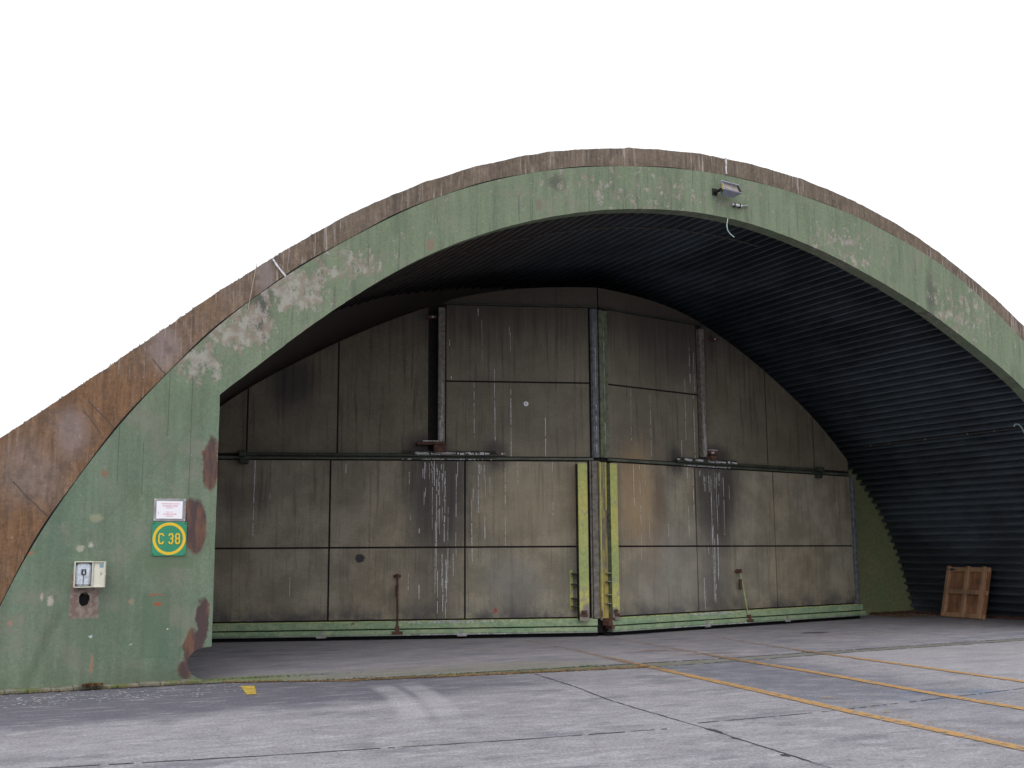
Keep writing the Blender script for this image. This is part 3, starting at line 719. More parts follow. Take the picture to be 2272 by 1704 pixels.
    mb.tube([(X(r0), -.10, 1.15), (X((r0 + r1) / 2), -.12, .65), (X(r1), -.13, .17)], .019 if sg < 0 else .013, 8, 0 if sg < 0 else 3)
    bx(mb, r0 - .03, r0 + .03, .0, .13, 1.13, 1.21, 0, b=.006); bx(mb, r0 - .07, r0 + .07, .0, .04, 1.15, 1.19, 0); bx(mb, r0 - .02, r0 + .035, .06, .12, .78, 1.0, 0, b=.005)
    bx(mb, r1 - .10, r1 + .10, .15, .19, .10, .155, 2, b=.006); bx(mb, r1 - .035, r1 + .035, .1, .18, .15, .25, 2, b=.006)
    mb.build('latch_rod', ['rust', 'railL', 'rust', 'ledge'], P, local=True)
    # outer edge post
    if sg > 0:
        mb = MB(); bx(mb, smax - .02, smax + .10, -.05, .06, .34, 3.36, b=.01); bx(mb, smax + .115, smax + .13, -.25, .0, .3, 3.3, 1); mb.build('edge_post', ['bluepost', 'dark'], P, local=True)  # black strip beside the post paints the shade line there
    # meeting-edge hardware
    if sg < 0:
        mb = MB(); bx(mb, .045, .205, .0, .06, .33, 3.355, 0, b=.01); bx(mb, .212, .245, .0, .04, .33, 3.355, 0, b=.006); mb.build('meeting_post', 'post', P, local=True)
        mb = MB(); bx(mb, .035, .188, .0, .05, 3.42, 6.40, 0, b=.012); bx(mb, .125, .16, .05, .07, 3.42, 6.40, 0, b=.006)
        for _ in range(22):
            z = R.uniform(3.6, 6.0); mb.face([(X(.085), -.0515, z), (X(.087), -.0515, z - .12), (X(.094), -.0515, z - .1), (X(.097), -.0515, z)], 1)
        mb.build('centre_bar', ['bluepost', 'dropping'], P, local=True)
        mb = MB(); bx(mb, .335, .52, .24, .255, .30, 3.29, 0, b=.004); bx(mb, .505, .517, .0, .24, .30, 3.29, 1); bx(mb, .34, .51, .0, .012, .30, 3.25, 1)
        for z in (1.19, .99, .72, .57): bx(mb, .52, .64, .0, .20, z - .008, z + .008, 1)
        bx(mb, .60, .66, .0, .012, .50, 1.25, 0)
        bx(mb, .375, .485, .255, .275, .44, .50, 2, b=.01); bx(mb, .365, .465, .255, .27, .38, .42, 2)
        mb.build('support_beam', ['yellow', 'rail', 'rust'], P, local=True)
    else:
        mb = MB(); bx(mb, -.03, .185, .0, .05, 3.42, 6.38, 0, b=.012)
        for _ in range(30):
            z = R.uniform(3.7, 6.1); mb.face([(X(.075), -.0515, z), (X(.077), -.0515, z - .14), (X(.084), -.0515, z - .1), (X(.088), -.0515, z)], 1)
        mb.build('centre_bar', ['olive', 'dropping'], P, local=True)
        mb = MB(); bx(mb, -.105, .10, .02, .034, .30, 3.33, 0); bx(mb, -.105, -.075, .034, .07, .30, 3.33, 1, b=.004); bx(mb, -.01, .005, .034, .05, .30, 1.25, 0)
        bx(mb, -.105, .02, .0, .02, .30, 3.33, 2); bx(mb, .06, .10, .034, .04, 2.4, 3.33, 1)
        mb.build('meeting_plate', ['ywall', 'yellow', 'dark'], P, local=True)
        mb = MB(); bx(mb, .10, .285, .135, .15, .30, 3.31, 0, b=.004); bx(mb, .108, .12, .034, .135, .30, 3.31, 4); bx(mb, .12, .27, .0, .012, .30, 3.28, 1)
        for z in (1.19, 1.03, .78, .61): bx(mb, .01, .107, .034, .12, z - .008, z + .008, 2)
        bx(mb, .13, .22, .15, .17, .44, .50, 3, b=.01); bx(mb, .15, .26, .15, .165, .37, .42, 3)
        mb.build('support_beam', ['yellow', 'yellow', 'channel2', 'rust', 'olive'], P, local=True)
        mb = MB(); bx(mb, -.10, .0, .06, .26, .20, .34, 0, b=.012); bx(mb, -.05, .03, .1, .28, .14, .22, 0, b=.01); bx(mb, .0, .09, .06, .20, .17, .30, 1, b=.01); bx(mb, .08, .14, .1, .18, .3, .35, 0, b=.008)
        mb.build('door_latch', ['rust', 'channel'], P, local=True)
    return P

stL = ([(6.64, 1.92, 3.36, .009), (6.35, 2.6, 2.72, .007), (5.95, .8, 1.15, .005), (4.95, 3.1, 3.28, .006), (2.42, 2.35, 3.3, .008), (2.55, 1.73, 2.6, .007), (1.9, 1.7, 3.2, .006), (1.65, 2.9, 3.36, .005), (.97, 2.3, 3.34, .006),
        (2.66, .36, 1.3, .009), (3.2, .45, 1.25, .008), (3.55, .6, 1.0, .008), (3.75, .9, 1.2, .006),
        (2.95, 4.9, 5.0, .007), (2.35, 5.3, 6.35, .003), (2.5, 3.8, 4.9, .005), (2.1, 3.75, 5.15, .009), (1.78, 3.44, 4.75, .008), (1.78, 5.5, 5.9, .004), (1.1, 3.44, 4.2, .008), (2.42, 6.05, 6.35, .008), (1.8, 5.85, 6.0, .009), (2.98, 5.6, 5.72, .008)]
       + streaks(22, 2.75, 3.75, 3.34, .08, .35) + streaks(10, 2.9, 3.35, 3.2, .8, 2.1, (.004, .009)) + streaks(6, 2.9, 3.3, 1.6, .3, .9, (.005, .010)) + streaks(8, 2.1, 2.6, 3.3, .1, .5))
stR = ([(1.05, 1.2, 3.34, .006), (.88, 2.5, 3.34, .007), (1.2, 2.9, 3.33, .005), (2.45, 1.9, 3.33, .007), (2.62, 2.1, 3.3, .008), (1.3, 1.75, 2.15, .006), (1.85, 1.9, 2.15, .006),
        (2.85, 3.44, 4.8, .010), (2.7, 3.44, 4.9, .010), (2.62, 4.92, 5.9, .008), (2.75, 4.95, 5.8, .007), (2.3, 3.44, 3.9, .008), (2.45, 3.9, 5.2, .005), (1.4, 3.5, 4.8, .004), (.85, 3.8, 4.85, .004), (2.9, 4.9, 6.0, .005), (3.75, 2.7, 3.0, .006), (2.87, .40, 1.05, .009), (3.2, .6, 1.05, .007)]
       + streaks(18, 2.7, 3.6, 3.30, .08, .35) + streaks(6, 2.85, 3.45, 3.2, .8, 2.2, (.004, .009)) + streaks(5, 3.1, 3.5, 2.0, .5, 1.2, (.006, .011)))
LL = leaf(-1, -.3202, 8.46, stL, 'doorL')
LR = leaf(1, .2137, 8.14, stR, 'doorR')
LL['label'] = 'left door leaf with one yellow support beam'; LR['label'] = 'right door leaf with yellow plate at the meeting edge'

# ------------------------------------------------------------------ ground
def sheet(name, x0, x1, y0, y1, z, mat, nx=1, ny=1, kind='structure'):
    mb = MB(); mb.face([(x0, y0, z), (x1, y0, z), (x1, y1, z), (x0, y1, z)]); o = mb.build(name, mat); return tag(o, kind=kind)
sheet('ground', -400, 400, -200, 600, -.02, 'ground')
# joints of the threshold, slightly kinked in plan
j2 = [(-40, 14.62), (3.0, 14.60), (4.5, 13.98), (6.7, 13.72), (8.62, 13.56), (10.51, 13.70), (12.75, 13.97), (17., 14.22), (60, 15.2)]
j1 = [(-40, 14.66), (3.0, 14.66), (4.5, 14.22), (6.92, 14.13), (8.97, 14.09), (10.85, 14.17), (13.04, 14.31), (17.51, 14.63), (60, 15.9)]
def ypoly(j, x):
    for (a, ya), (b, yb) in zip(j[:-1], j[1:]):
        if a <= x <= b: return ya + (yb - ya) * (x - a) / (b - a)
xs = sorted(set([-40, -10] + [round(-6 + .5 * i, 2) for i in range(64)] + [60]))
mb = MB()
for a, b in zip(xs[:-1], xs[1:]): mb.face([(a, -40, 0), (b, -40, 0), (b, ypoly(j2, b), 0), (a, ypoly(j2, a), 0)])
tag(mb.build('apron', 'apron'), kind='structure')
mb = MB()
for a, b in zip(xs[:-1], xs[1:]): mb.face([(a, ypoly(j2, a), 0), (b, ypoly(j2, b), 0), (b, ypoly(j1, b), 0), (a, ypoly(j1, a), 0)])
tag(mb.build('threshold_strip', 'strip'), kind='structure')
mb = MB()
for a, b in zip(xs[:-1], xs[1:]): mb.face([(a, ypoly(j1, a), 0), (b, ypoly(j1, b), 0), (b, 44, 0), (a, 44, 0)])
tag(mb.build('shelter_floor', 'floor'), kind='structure')
# expansion joints: narrow, ragged tar lines
def joint(name, pts, w, drop=.0, rag=.5, z=.004):
    mb = MB(); P = smooth(dens(pts, .06), 4); ph = R.uniform(0, 9)
    jl = [R.uniform(1 - rag, 1 + rag) for _ in P]; jl = [(jl[i - 1] + jl[i] + jl[(i + 1) % len(jl)]) / 3 for i in range(len(jl))]
    off = [R.uniform(-.006, .006) for _ in P]
    L = []; Rr = []
    for i, p in enumerate(P):
        a = P[max(i - 1, 0)]; b = P[min(i + 1, len(P) - 1)]; d = math.dist(a, b) or 1; nx, ny = -(b[1] - a[1]) / d, (b[0] - a[0]) / d
        ww = w * jl[i]; L.append((p[0] + nx * (ww + off[i]), p[1] + ny * (ww + off[i]), z)); Rr.append((p[0] - nx * (ww - off[i]), p[1] - ny * (ww - off[i]), z))
    for i in range(len(P) - 1):
        if R.random() < drop: continue
        mb.face([Rr[i], Rr[i + 1], L[i + 1], L[i]])
    return tag(mb.build(name, 'tar'), kind='structure')
joint('ground_joint', [(6.98, 13.6), (6.75, 12.1), (6.46, 10.77), (6.22, 8.7), (5.92, 6.75), (5.6, 4.9)], .009, .0, .8)
joint('ground_joint', [(-3, 10.05), (.79, 9.49), (2.23, 9.25), (4.38, 8.98), (5.9, 8.87)], .011, .06, .6)
joint('ground_joint', [(6.35, 9.02), (7.2, 9.02), (8.04, 9.05), (9.77, 9.24), (12.5, 9.6)], .010, .22, .6)
joint('ground_joint', j2[2:-1], .016, .25, .6); joint('ground_joint', j1[2:-1], .018, .15, .6)
joint('ground_joint', [(-3.3, 14.63), (3.1, 14.60), (4.4, 14.10)], .030, .12, .7)
for p, r in (((6.22, 8.62), .035), ((6.2, 8.5), .025), ((6.12, 8.15), .022), ((5.96, 7.3), .026)):
    mb = MB(); mb.face([(p[0] + r * (1 + R.uniform(-.3, .3)) * cos(t), p[1] + 2.2 * r * (1 + R.uniform(-.3, .3)) * sin(t), .005) for t in [k * pi / 6 for k in range(12)]])
    tag(mb.build('tar_patch', 'tar'), kind='structure')
# yellow guide lines
def stripe(name, pts, w, mat, z=.008):
    mb = MB(); P = smooth(dens(pts, .1), 6)
    for i in range(len(P) - 1):
        a, b = P[i], P[i + 1]
        wa = w * (1 + .06 * sin(i * .9)); mb.face([(a[0] - wa, a[1], z), (b[0] - w * (1 + .06 * sin((i + 1) * .9)), b[1], z), (b[0] + w * (1 + .06 * sin((i + 1) * .9)), b[1], z), (a[0] + wa, a[1], z)][::-1])
    return tag(mb.build(name, mat), kind='structure')
stripe('painted_line', [(9.45, 18.7), (9.02, 15.22), (8.78, 13.56), (8.44, 11.04), (8.12, 8.95), (7.84, 6.63), (7.6, 4.6)], .078, 'line')
stripe('painted_line', [(11.1, 18.5), (10.95, 17.4), (10.52, 14.14), (10.23, 11.46), (9.9, 9.41), (9.78, 8.26), (9.5, 6.2)], .078, 'line')
stripe('painted_line', [(12.75, 17.3), (12.58, 16.09), (12.26, 14.13), (12.04, 12.07), (11.76, 9.87), (11.4, 7.5)], .072, 'line')
stripe('painted_line', [(8.78, 10.2), (8.5, 9.0), (8.22, 8.11), (8.14, 7.11), (8.0, 6.0)], .075, 'ghost', .006)
mb = MB(); mb.face([(3.21, 14.12, .006), (3.08, 13.22, .006), (3.19, 13.2, .006), (3.37, 14.06, .006)]); tag(mb.build('painted_line', 'yline'), kind='structure')
# flecks (droppings and peeled paint) on the ground
mb = MB()
def fleck(x, y, a, b, z=.005):
    n = R.randint(5, 7); t0 = R.uniform(0, 6); mb.face([(x + a * R.uniform(.6, 1) * cos(t0 + k * 2 * pi / n), y + b * R.uniform(.6, 1) * sin(t0 + k * 2 * pi / n), z) for k in range(n)])
for _ in range(150):
    x = R.uniform(.4, 3.2); y = R.uniform(13.3, 14.5); fleck(x, y, R.uniform(.010, .026), R.uniform(.010, .022))
for _ in range(45):
    x = R.gauss(1.15, .35); y = R.gauss(13.9, .25)
    if y < 14.55: fleck(x, y, R.uniform(.015, .04), R.uniform(.012, .025))
for _ in range(14): fleck(R.uniform(0.6, 13), R.uniform(7.5, 13.3), R.uniform(.005, .011), R.uniform(.01, .02))
tag(mb.build('paint_flecks', 'fleck'), kind='stuff')['label'] = 'white flecks scattered on the dark concrete before the wall'
# litter and weeds in the threshold joint
mb = MB()
for _ in range(2600):
    x = R.uniform(3.1, 8.8) if R.random() < .85 else R.uniform(-2.5, 3); y = (ypoly(j2, x) + abs(R.gauss(0, .09))) if x > 3.1 else 14.61 + R.uniform(-.02, .02); a = R.uniform(0, pi); r = R.uniform(.006, .018)
    mb.face([(x + r * cos(a), y + r * sin(a), .005 + R.uniform(0, .012)), (x + r * cos(a + 2.2), y + r * sin(a + 2.2), .004), (x + r * cos(a + 4.1), y + r * sin(a + 4.1), .006 + R.uniform(0, .012))])
for _ in range(260):
    x = R.gauss(1.55, .05); y = 14.6 + R.uniform(-.04, .04); a = R.uniform(0, pi); r = R.uniform(.01, .025)
    mb.face([(x + r * cos(a), y + r * sin(a), .05 + R.uniform(0, .04)), (x + r * cos(a + 2.2), y + r * sin(a + 2.2), .045), (x + r * cos(a + 4.1), y + r * sin(a + 4.1), .05 + R.uniform(0, .03))])
for _ in range(500):
    x = R.uniform(20.3, 21.5); y = R.uniform(20.3, 21.6); 
    a = R.uniform(0, pi); r = R.uniform(.01, .03)
    mb.face([(x + r * cos(a), y + r * sin(a), .006 + R.uniform(0, .02)), (x + r * cos(a + 2.2), y + r * sin(a + 2.2), .004), (x + r * cos(a + 4.1), y + r * sin(a + 4.1), .006 + R.uniform(0, .02))])
tag(mb.build('leaf_litter', 'litter'), kind='stuff')['label'] = 'brown leaf litter along the threshold joint'
mb = MB()
for (cx, cy, n, sp) in ((8.05, 14.1, 60, .10), (8.25, 14.0, 30, .1), (12.15, 14.28, 60, .12), (13.3, 14.2, 40, .25), (3.5, 14.95, 120, .3), (4.1, 14.9, 80, .35), (5.6, 14.1, 120, .7), (4.4, 14.25, 80, .3), (7.1, 14.1, 50, .5)):
    for _ in range(n):
        x = R.gauss(cx, sp); y = R.gauss(cy, .035); h = R.uniform(.008, .028); a = R.uniform(0, 2 * pi)
        mb.face([(x - .006, y, .003), (x + .006, y + .004, .003), (x + cos(a) * h, y + sin(a) * h, h)])
tag(mb.build('weeds', 'weed'), kind='stuff')['label'] = 'small green weeds growing in the concrete joint'

# ------------------------------------------------------------------ things on the wall
# text made of small bars (stroke font), drawn in the wall plane
GL = {'C': [[(1, .8), (.8, 1), (.2, 1), (0, .8), (0, .2), (.2, 0), (.8, 0), (1, .2)]],
      '3': [[(0, .82), (.2, 1), (.8, 1), (1, .8), (1, .62), (.82, .51), (.4, .51)], [(.82, .51), (1, .4), (1, .2), (.8, 0), (.2, 0), (0, .18)]],
      '8': [[(.2, .51), (0, .64), (0, .84), (.2, 1), (.8, 1), (1, .84), (1, .64), (.8, .51), (.2, .51), (0, .38), (0, .16), (.2, 0), (.8, 0), (1, .16), (1, .38), (.8, .51)]]}
def stroke(mb, pts, w, y0, y1, mi=0):
    for a, b in zip(pts[:-1], pts[1:]):
        d = math.dist(a, b)
        if d < 1e-6: continue
        nx, nz = -(b[1] - a[1]) / d * w, (b[0] - a[0]) / d * w; y0 -= .00012 * (len(mb.v) % 97) / 8.; ex, ez = (b[0] - a[0]) / d * w * .45, (b[1] - a[1]) / d * w * .45
        mb.prism([[(a[0] - nx - ex, a[1] - nz - ez), (b[0] - nx + ex, b[1] - nz + ez), (b[0] + nx + ex, b[1] + nz + ez), (a[0] + nx - ex, a[1] + nz - ez)]], y0, y1, mi)
sgn = thing('number_sign', 'square green enamel sign with yellow ring reading C 38', 'sign', (2.407, YF, 1.585))
cx, cz, h = 2.407, 1.794, .212
rc = .018; pl = [(cx + sx * (h - rc) + rc * cos(t), cz + sz * (h - rc) + rc * sin(t)) for sx, sz, t0 in ((1, 1, 0), (-1, 1, pi / 2), (-1, -1, pi), (1, -1, 1.5 * pi)) for t in [t0 + k * pi / 8 for k in range(5)]]
mb = MB(); mb.prism([pl], YF - .016, YF - .004); mb.build('sign_board', 'signgreen', sgn)
mb = MB(); N = 72
for k in range(N):
    a, b = 2 * pi * k / N, 2 * pi * (k + 1) / N; r0, r1 = .168, .203
    mb.face([(cx + r0 * cos(a), YF - .0175, cz + r0 * sin(a)), (cx + r1 * cos(a), YF - .0175, cz + r1 * sin(a)), (cx + r1 * cos(b), YF - .0175, cz + r1 * sin(b)), (cx + r0 * cos(b), YF - .0175, cz + r0 * sin(b))])
mb.build('ring', 'signyel', sgn)
mb = MB()
for ch, x0, w in (('C', -.126, .055), ('3', -.002, .045), ('8', .080, .045)):
    mb = MB()
    for g in GL[ch]: stroke(mb, [(cx + x0 + p[0] * w, cz - .060 + p[1] * .120) for p in g], .0085, YF - .0195, YF - .0165)
    mb.build('letter' if ch == 'C' else 'digit', 'signyel', sgn)
for sx in (-1, 1):
    for sz in (-1, 1):
        mb = MB(); mb.tube([(cx + sx * .193, YF - .022, cz + sz * .193), (cx + sx * .193, YF - .012, cz + sz * .193)], .007, 10); mb.build('screw', 'black', sgn)
# notice above it
nt = thing('notice_board', 'small white notice with red lines of print on a metal plate above the green sign', 'notice', (2.4, YF, 2.02))
mb = MB(); mb.box(2.205, 2.600, YF - .010, YF - .003, 2.012, 2.30, b=.002); mb.build('backing_plate', 'alu', nt)
mb = MB(); mb.box(2.238, 2.558, YF - .014, YF - .011, 2.046, 2.268); mb.build('paper', 'paper', nt)
def text_mesh(body, size, x, z, y, name, mat, parent, sx=1.):
    cu = bpy.data.curves.new(name, 'FONT'); cu.body = body; cu.size = size; cu.align_x = 'CENTER'; cu.fill_mode = 'FRONT'
    tmp = bpy.data.objects.new('tmp', cu); col.objects.link(tmp); dg = bpy.context.evaluated_depsgraph_get(); dg.update()
    me = bpy.data.meshes.new_from_object(tmp.evaluated_get(dg)); col.objects.unlink(tmp); bpy.data.objects.remove(tmp)
    for v in me.vertices: v.co = Vector((x + v.co.x * sx, y, z + v.co.y))
    me.materials.clear(); me.materials.append(MAT[mat]); me.update()
    o = bpy.data.objects.new(name, me); col.objects.link(o); o.parent = parent
    t = Vector(parent.location); o.location = -t; return o
for body, sz, z, m_ in (('MUNITIONSBELADUNG', .021, 2.228, 'redink'), ('B MUSSRAUMER', .026, 2.198, 'redink'), ('STANDORT', .017, 2.176, 'redink'),
                        ('AFTR. MIL.', .019, 2.122, 'redink'), ('IN MOLLEMER', .026, 2.094, 'redink'), ('VERBOTEN', .017, 2.072, 'redink')):
    text_mesh(body, sz, 2.405 if sz > .02 else 2.40, z, YF - .0155, 'lettering', m_, nt)
text_mesh('E:', .02, 2.262, 2.118, YF - .0155, 'lettering', 'greyink', nt); text_mesh('ot', .02, 2.262, 2.102, YF - .0155, 'lettering', 'greyink', nt)
for x, z in ((2.222, 2.03), (2.585, 2.285), (2.585, 2.03), (2.222, 2.285)):
    mb = MB(); mb.tube([(x, YF - .017, z), (x, YF - .008, z)], .008, 8); mb.build('screw', 'cream', nt)
# switch box with open door
eb = thing('switch_box', 'cream electrical switch box with its lid open above a round pipe hole', 'switch box', (1.40, YF, 1.20))
X0, X1, Z0, Z1, D = 1.295, 1.508, 1.205, 1.520, .11
mb = MB(); t = .012
mb.box(X0, X1, YF - .012, YF - .004, Z0, Z1); mb.box(X0, X0 + t, YF - D, YF - .0125, Z0, Z1, b=.003); mb.box(X1 - t, X1, YF - D, YF - .0125, Z0, Z1, b=.003)
mb.box(X0 + t + .0005, X1 - t - .0005, YF - D, YF - .0125, Z0, Z0 + t, b=.003); mb.box(X0 + t + .0005, X1 - t - .0005, YF - D, YF - .0125, Z1 - t, Z1, b=.003)
mb.build('case', 'cream', eb)
mb = MB(); mb.box(X0 + .02, X1 - .02, YF - .085, YF - .013, Z0 + .02, Z1 - .022, b=.025)
mb.box(X0 + .025, X0 + .035, YF - .09, YF - .083, Z0 + .02, Z0 + .035, 1); mb.box(X1 - .035, X1 - .025, YF - .09, YF - .083, Z0 + .02, Z0 + .035, 1); mb.box(X0 + .025, X0 + .035, YF - .09, YF - .083, Z1 - .04, Z1 - .028, 1); mb.box(X1 - .035, X1 - .025, YF - .09, YF - .083, Z1 - .04, Z1 - .028, 1)
mb.build('inner_cover', ['clear', 'switch'], eb)
mb = MB(); mb.box(1.375, 1.430, YF - .100, YF - .086, 1.36, 1.428, 0, b=.003); mb.box(1.395, 1.412, YF - .122, YF - .101, 1.368, 1.395, 1, b=.004); mb.box(1.398, 1.409, YF - .122, YF - .101, 1.396, 1.408, 1, b=.003); mb.box(1.385, 1.42, YF - .1015, YF - .1003, 1.415, 1.42, 2)
mb.build('switch', ['switch', 'cream', 'sticker'], eb)
mb = MB(); mb.tube([(1.402, YF - .09, 1.36), (1.40, YF - .1, 1.34), (1.404, YF - .1, 1.325), (1.40, YF - .095, 1.29), (1.402, YF - .09, 1.235)], .004, 6); mb.build('wire', 'switch', eb)
# lid: hinged on the right edge, swung out about 120 degrees
ld = bpy.data.objects.new('lid', None); bpy.data.objects.remove(ld)
Mx = Matrix.Translation((X1 + .002, YF - D + .005, 0)) @ Matrix.Rotation(radians(-38), 4, 'Z')
mb = MB(); w_ = .165
mb.box(0, w_, .0, .008, Z0 + .003, Z1 - .003, 0, Mx, .002)
mb.box(0, .010, -.022, -.0005, Z0 + .003, Z1 - .003, 1, Mx, .002); mb.box(w_ - .010, w_, -.022, -.0005, Z0 + .003, Z1 - .003, 0, Mx, .002)
mb.box(.0105, w_ - .0105, -.022, -.0005, Z0 + .003, Z0 + .013, 0, Mx, .002); mb.box(.0105, w_ - .0105, -.022, -.0005, Z1 - .013, Z1 - .003, 0, Mx, .002)
mb.box(w_, w_ + .012, -.015, -.003, 1.355, 1.37, 0, Mx, .002)
mb.box(.085, .135, -.003, -.001, 1.445, 1.49, 2, Mx)
for a in (0, 1, 2): mb.box(.10 + .009 * a, .104 + .009 * a, -.003, -.001, 1.35 + .006 * a, 1.40 - .012 * a, 3, Mx)
mb.build('lid', ['cream', 'creamdk', 'sticker', 'greyink'], eb)
# floodlight on the arch
fl = thing('floodlight', 'grey metal floodlight with brown glass mounted on the crown of the arch', 'floodlight', (11.25, YF, 7.6))
Mf = Matrix.Translation((11.25, YF - .19, 7.585)) @ Matrix.Scale(.84, 4) @ Matrix.Rotation(radians(-4), 4, 'Z') @ Matrix.Rotation(radians(6), 4, 'Y') @ Matrix.Rotation(radians(-38), 4, 'X')
# local: opening looks along -Y, tilted down; housing is a tray 0.40 x 0.24, tapering backwards
mb = MB()
def frustum(mb, w0, h0, y0, w1, h1, y1, mi, M):
    A = [(-w0, y0, -h0), (w0, y0, -h0), (w0, y0, h0), (-w0, y0, h0)]; B = [(-w1, y1, -h1), (w1, y1, -h1), (w1, y1, h1), (-w1, y1, h1)]
    A = [tuple(M @ Vector(p)) for p in A]; B = [tuple(M @ Vector(p)) for p in B]
    for k in range(4): mb.face([A[k], A[(k + 1) % 4], B[(k + 1) % 4], B[k]], mi)
    return A, B
A, B = frustum(mb, .20, .125, -.02, .13, .07, .14, 0, Mf); mb.face(B)
mb.build('housing', 'alulamp', fl)
mb = MB(); mb.box(-.205, .205, -.075, -.02, .105, .128, 0, Mf, .003); mb.box(-.205, .205, -.045, -.02, -.128, -.108, 0, Mf, .003); mb.box(-.205, -.187, -.06, -.02, -.107, .104, 0, Mf, .003); mb.box(.187, .205, -.06, -.02, -.107, .104, 1, Mf, .003)
mb.box(-.187, .187, -.04, -.03, -.105, -.09, 1, Mf)
mb.build('front_frame', ['alulamp', 'lampdk'], fl)
mb = MB(); mb.box(-.186, .186, -.028, -.020, -.104, .104, 0, Mf); mb.build('glass', 'glass', fl)
mb = MB(); mb.box(11.04, 11.10, YF - .24, YF - .0, 7.535, 7.565, 0, b=.004); mb.box(11.02, 11.12, YF - .015, YF - .002, 7.50, 7.62, 0, b=.003); mb.box(11.05, 11.075, YF - .26, YF - .2, 7.53, 7.64, 1, b=.004)
mb.build('bracket', ['lampdk', 'brass'], fl)
# broken conduit stub and hanging cable
cs = thing('conduit_stub', 'short white conduit stub clamped to the arch below the floodlight', 'conduit', (11.5, YF, 7.38))
mb = MB(); mb.tube([(11.42, YF - .03, 7.385), (11.60, YF - .03, 7.378)], .022, 10); mb.tube([(11.60, YF - .03, 7.38), (11.66, YF - .035, 7.385), (11.74, YF - .04, 7.41)], .016, 8, 1)
mb.build('pipe', ['white', 'alu'], cs)
for x in (11.455, 11.565):
    mb = MB(); mb.box(x - .01, x + .01, YF - .056, YF - .001, 7.345, 7.415, b=.003); mb.build('clamp', 'black', cs)
mb = MB(); P = smooth(dens([(11.345, YF + .02, 7.19), (11.34, YF + .01, 7.13), (11.31, YF, 7.06), (11.298, YF, 7.0), (11.31, YF, 6.93), (11.36, YF, 6.87), (11.45, YF, 6.825)], .03), 5)
mb.tube(P, .0075, 8); tag(mb.build('hanging_cable', 'cable', loc=(11.345, YF, 6.82)), 'pale loose cable hanging from the underside of the arch below the floodlight', 'cable')
mb = MB(); P = smooth(dens([(3.43, YF + .02, 5.50), (3.405, YF - .02, 5.42), (3.37, YF - .03, 5.2), (3.335, YF - .02, 4.98), (3.315, YF - .01, 4.81)], .03), 5)
mb.tube(P, .0045, 6); tag(mb.build('hanging_wire', 'thin', loc=(3.43, YF, 4.81)), 'thin buff wire hanging over the brown edge on the left of the arch', 'wire')
# round sticker on the left door leaf
def on_left(s, n, z):   # local leaf point to world
    c, q = cos(-.3202), sin(-.3202); x, y = -s, -n
    return (AP[0] + c * x - q * y, AP[1] + q * x + c * y, z)
st = thing('round_sticker', 'small round white sticker on the upper left door leaf', 'sticker', on_left(1.48, .012, 4.42), -.3202)
mb = MB(); mb.tube([(0, .010, .05), (0, .004, .05)], .048, 20); mb.build('disc', 'stickerw', st, local=True)
mb = MB(); mb.prism([[(-.017, .066), (-.004, .026), (.008, .05), (.014, .06), (.004, .07)]], .001, .0035); mb.build('mark', 'inkdark', st, local=True)

# ------------------------------------------------------------------ pallet leaning on the lining
pa = Vector((21.50, 20.26, 0)); pb = Vector((21.24, 18.76, 0)); ax = (pb - pa).normalized(); Lp = (pb - pa).length
pal = thing('wooden_panel', 'brown wooden crate panel with three battens leaning against the corrugated wall', 'crate panel', tuple(pa), math.atan2(ax.y, ax.x))
pal.rotation_mode = 'XYZ'; pal.rotation_euler = (radians(-12), 0, math.atan2(ax.y, ax.x))
# local: x along the foot, z up the board, -y... the room side is local -y or +y; find it
side = 1 if (Vector((-ax.y, ax.x, 0)).dot(Vector((-1, 0, 0)))) > 0 else -1
print('PALSIDE', side)
pal.rotation_euler = (radians(13) * side, 0, math.atan2(ax.y, ax.x))
H_ = 1.21
mb = MB()
for k in range(10):
    a = k * Lp / 10; mb.box(a + .002, a + Lp / 10 - .002, 0, side * .018, .0 + R.uniform(0, .008), H_ - R.uniform(0, .01), b=.002)
mb.build('boards', 'wood', pal, local=True)
for c in (.09, Lp * .51, Lp - .17):
    mb = MB(); mb.box(c - .055, c + .055, side * .0185, side * .095, .0, H_ + .012, b=.006); mb.build('batten', 'woodl', pal, local=True)
for z, a, b in ((.0, .0, .0), (H_ / 2 - .05, .0, .0), (H_ - .12, .0, .0)):
    mb = MB(); segs = [(.146, Lp * .51 - .056), (Lp * .51 + .056, Lp - .226), (Lp - .114, Lp)]
    for u, v in segs: mb.box(u, v, side * .0185, side * .060, z, z + .11, b=.004)
    mb.build('cross_board', 'woodl', pal, local=True)

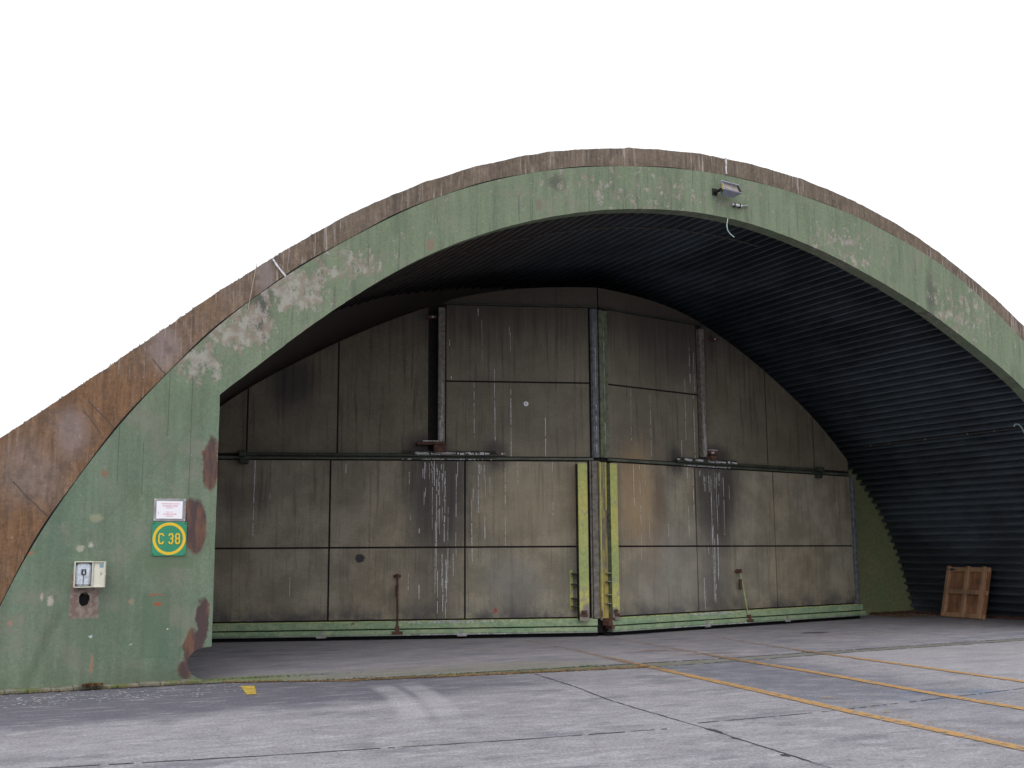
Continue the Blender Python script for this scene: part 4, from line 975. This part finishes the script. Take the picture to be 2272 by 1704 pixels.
# ------------------------------------------------------------------ camera, light, sky
F = 2489.24; PT, RO, PH = radians(8.523), radians(.346), radians(26.137)
Rr = Matrix(((cos(RO), -sin(RO), 0), (sin(RO), cos(RO), 0), (0, 0, 1))); Rp = Matrix(((1, 0, 0), (0, cos(PT), -sin(PT)), (0, sin(PT), cos(PT))))
B_ = Matrix(((cos(PH), 0, sin(PH)), (-sin(PH), 0, cos(PH)), (0, -1, 0))); Wm = B_ @ Rp @ Rr
rot = Matrix([[Wm[i][0], -Wm[i][1], -Wm[i][2]] for i in range(3)])
cam = bpy.data.cameras.new('camera'); cam.lens = 36 * F / 2272; cam.sensor_width = 36; cam.clip_end = 2000; cam.clip_start = .05
co = bpy.data.objects.new('camera', cam); col.objects.link(co); co.matrix_world = Matrix.Translation((0, 0, 1.6)) @ rot.to_4x4(); scn.camera = co

SUN_EL, SUN_ROT, SKY_K, SUN_K, EXPO = 50., -150., .15, .5, .70
w = bpy.data.worlds.new('World'); scn.world = w; w.use_nodes = True; t = w.node_tree; t.nodes.clear()
sky = t.nodes.new('ShaderNodeTexSky'); sky.sky_type = 'NISHITA'; sky.sun_disc = False; sky.sun_elevation = radians(SUN_EL); sky.sun_rotation = radians(SUN_ROT)
sky.dust_density = 5.; sky.air_density = 1.; sky.ozone_density = 1.
hs = t.nodes.new('ShaderNodeHueSaturation'); hs.inputs['Saturation'].default_value = .22
bg = t.nodes.new('ShaderNodeBackground'); bg.inputs[1].default_value = SKY_K; ou = t.nodes.new('ShaderNodeOutputWorld')
mxw = t.nodes.new('ShaderNodeMix'); mxw.data_type = 'RGBA'; mxw.inputs[0].default_value = .78; mxw.inputs[7].default_value = (5.15, 5.2, 5.35, 1)   # overcast veil
t.links.new(sky.outputs[0], hs.inputs['Color']); t.links.new(hs.outputs[0], mxw.inputs[6]); t.links.new(mxw.outputs[2], bg.inputs[0]); t.links.new(bg.outputs[0], ou.inputs[0])
sl = bpy.data.lights.new('sun', 'SUN'); sl.energy = SUN_K; sl.angle = radians(60); sl.color = (1, .96, .9)
so = bpy.data.objects.new('sun', sl); col.objects.link(so)
d = Vector((sin(radians(SUN_ROT)) * cos(radians(SUN_EL)), cos(radians(SUN_ROT)) * cos(radians(SUN_EL)), sin(radians(SUN_EL))))
so.rotation_euler = d.to_track_quat('Z', 'Y').to_euler(); so.location = (0, 0, 30)
scn.view_settings.view_transform = 'Standard'; scn.view_settings.look = 'None'; scn.view_settings.exposure = EXPO; scn.view_settings.gamma = 1
scn.cycles.max_bounces = 10; scn.cycles.diffuse_bounces = 6
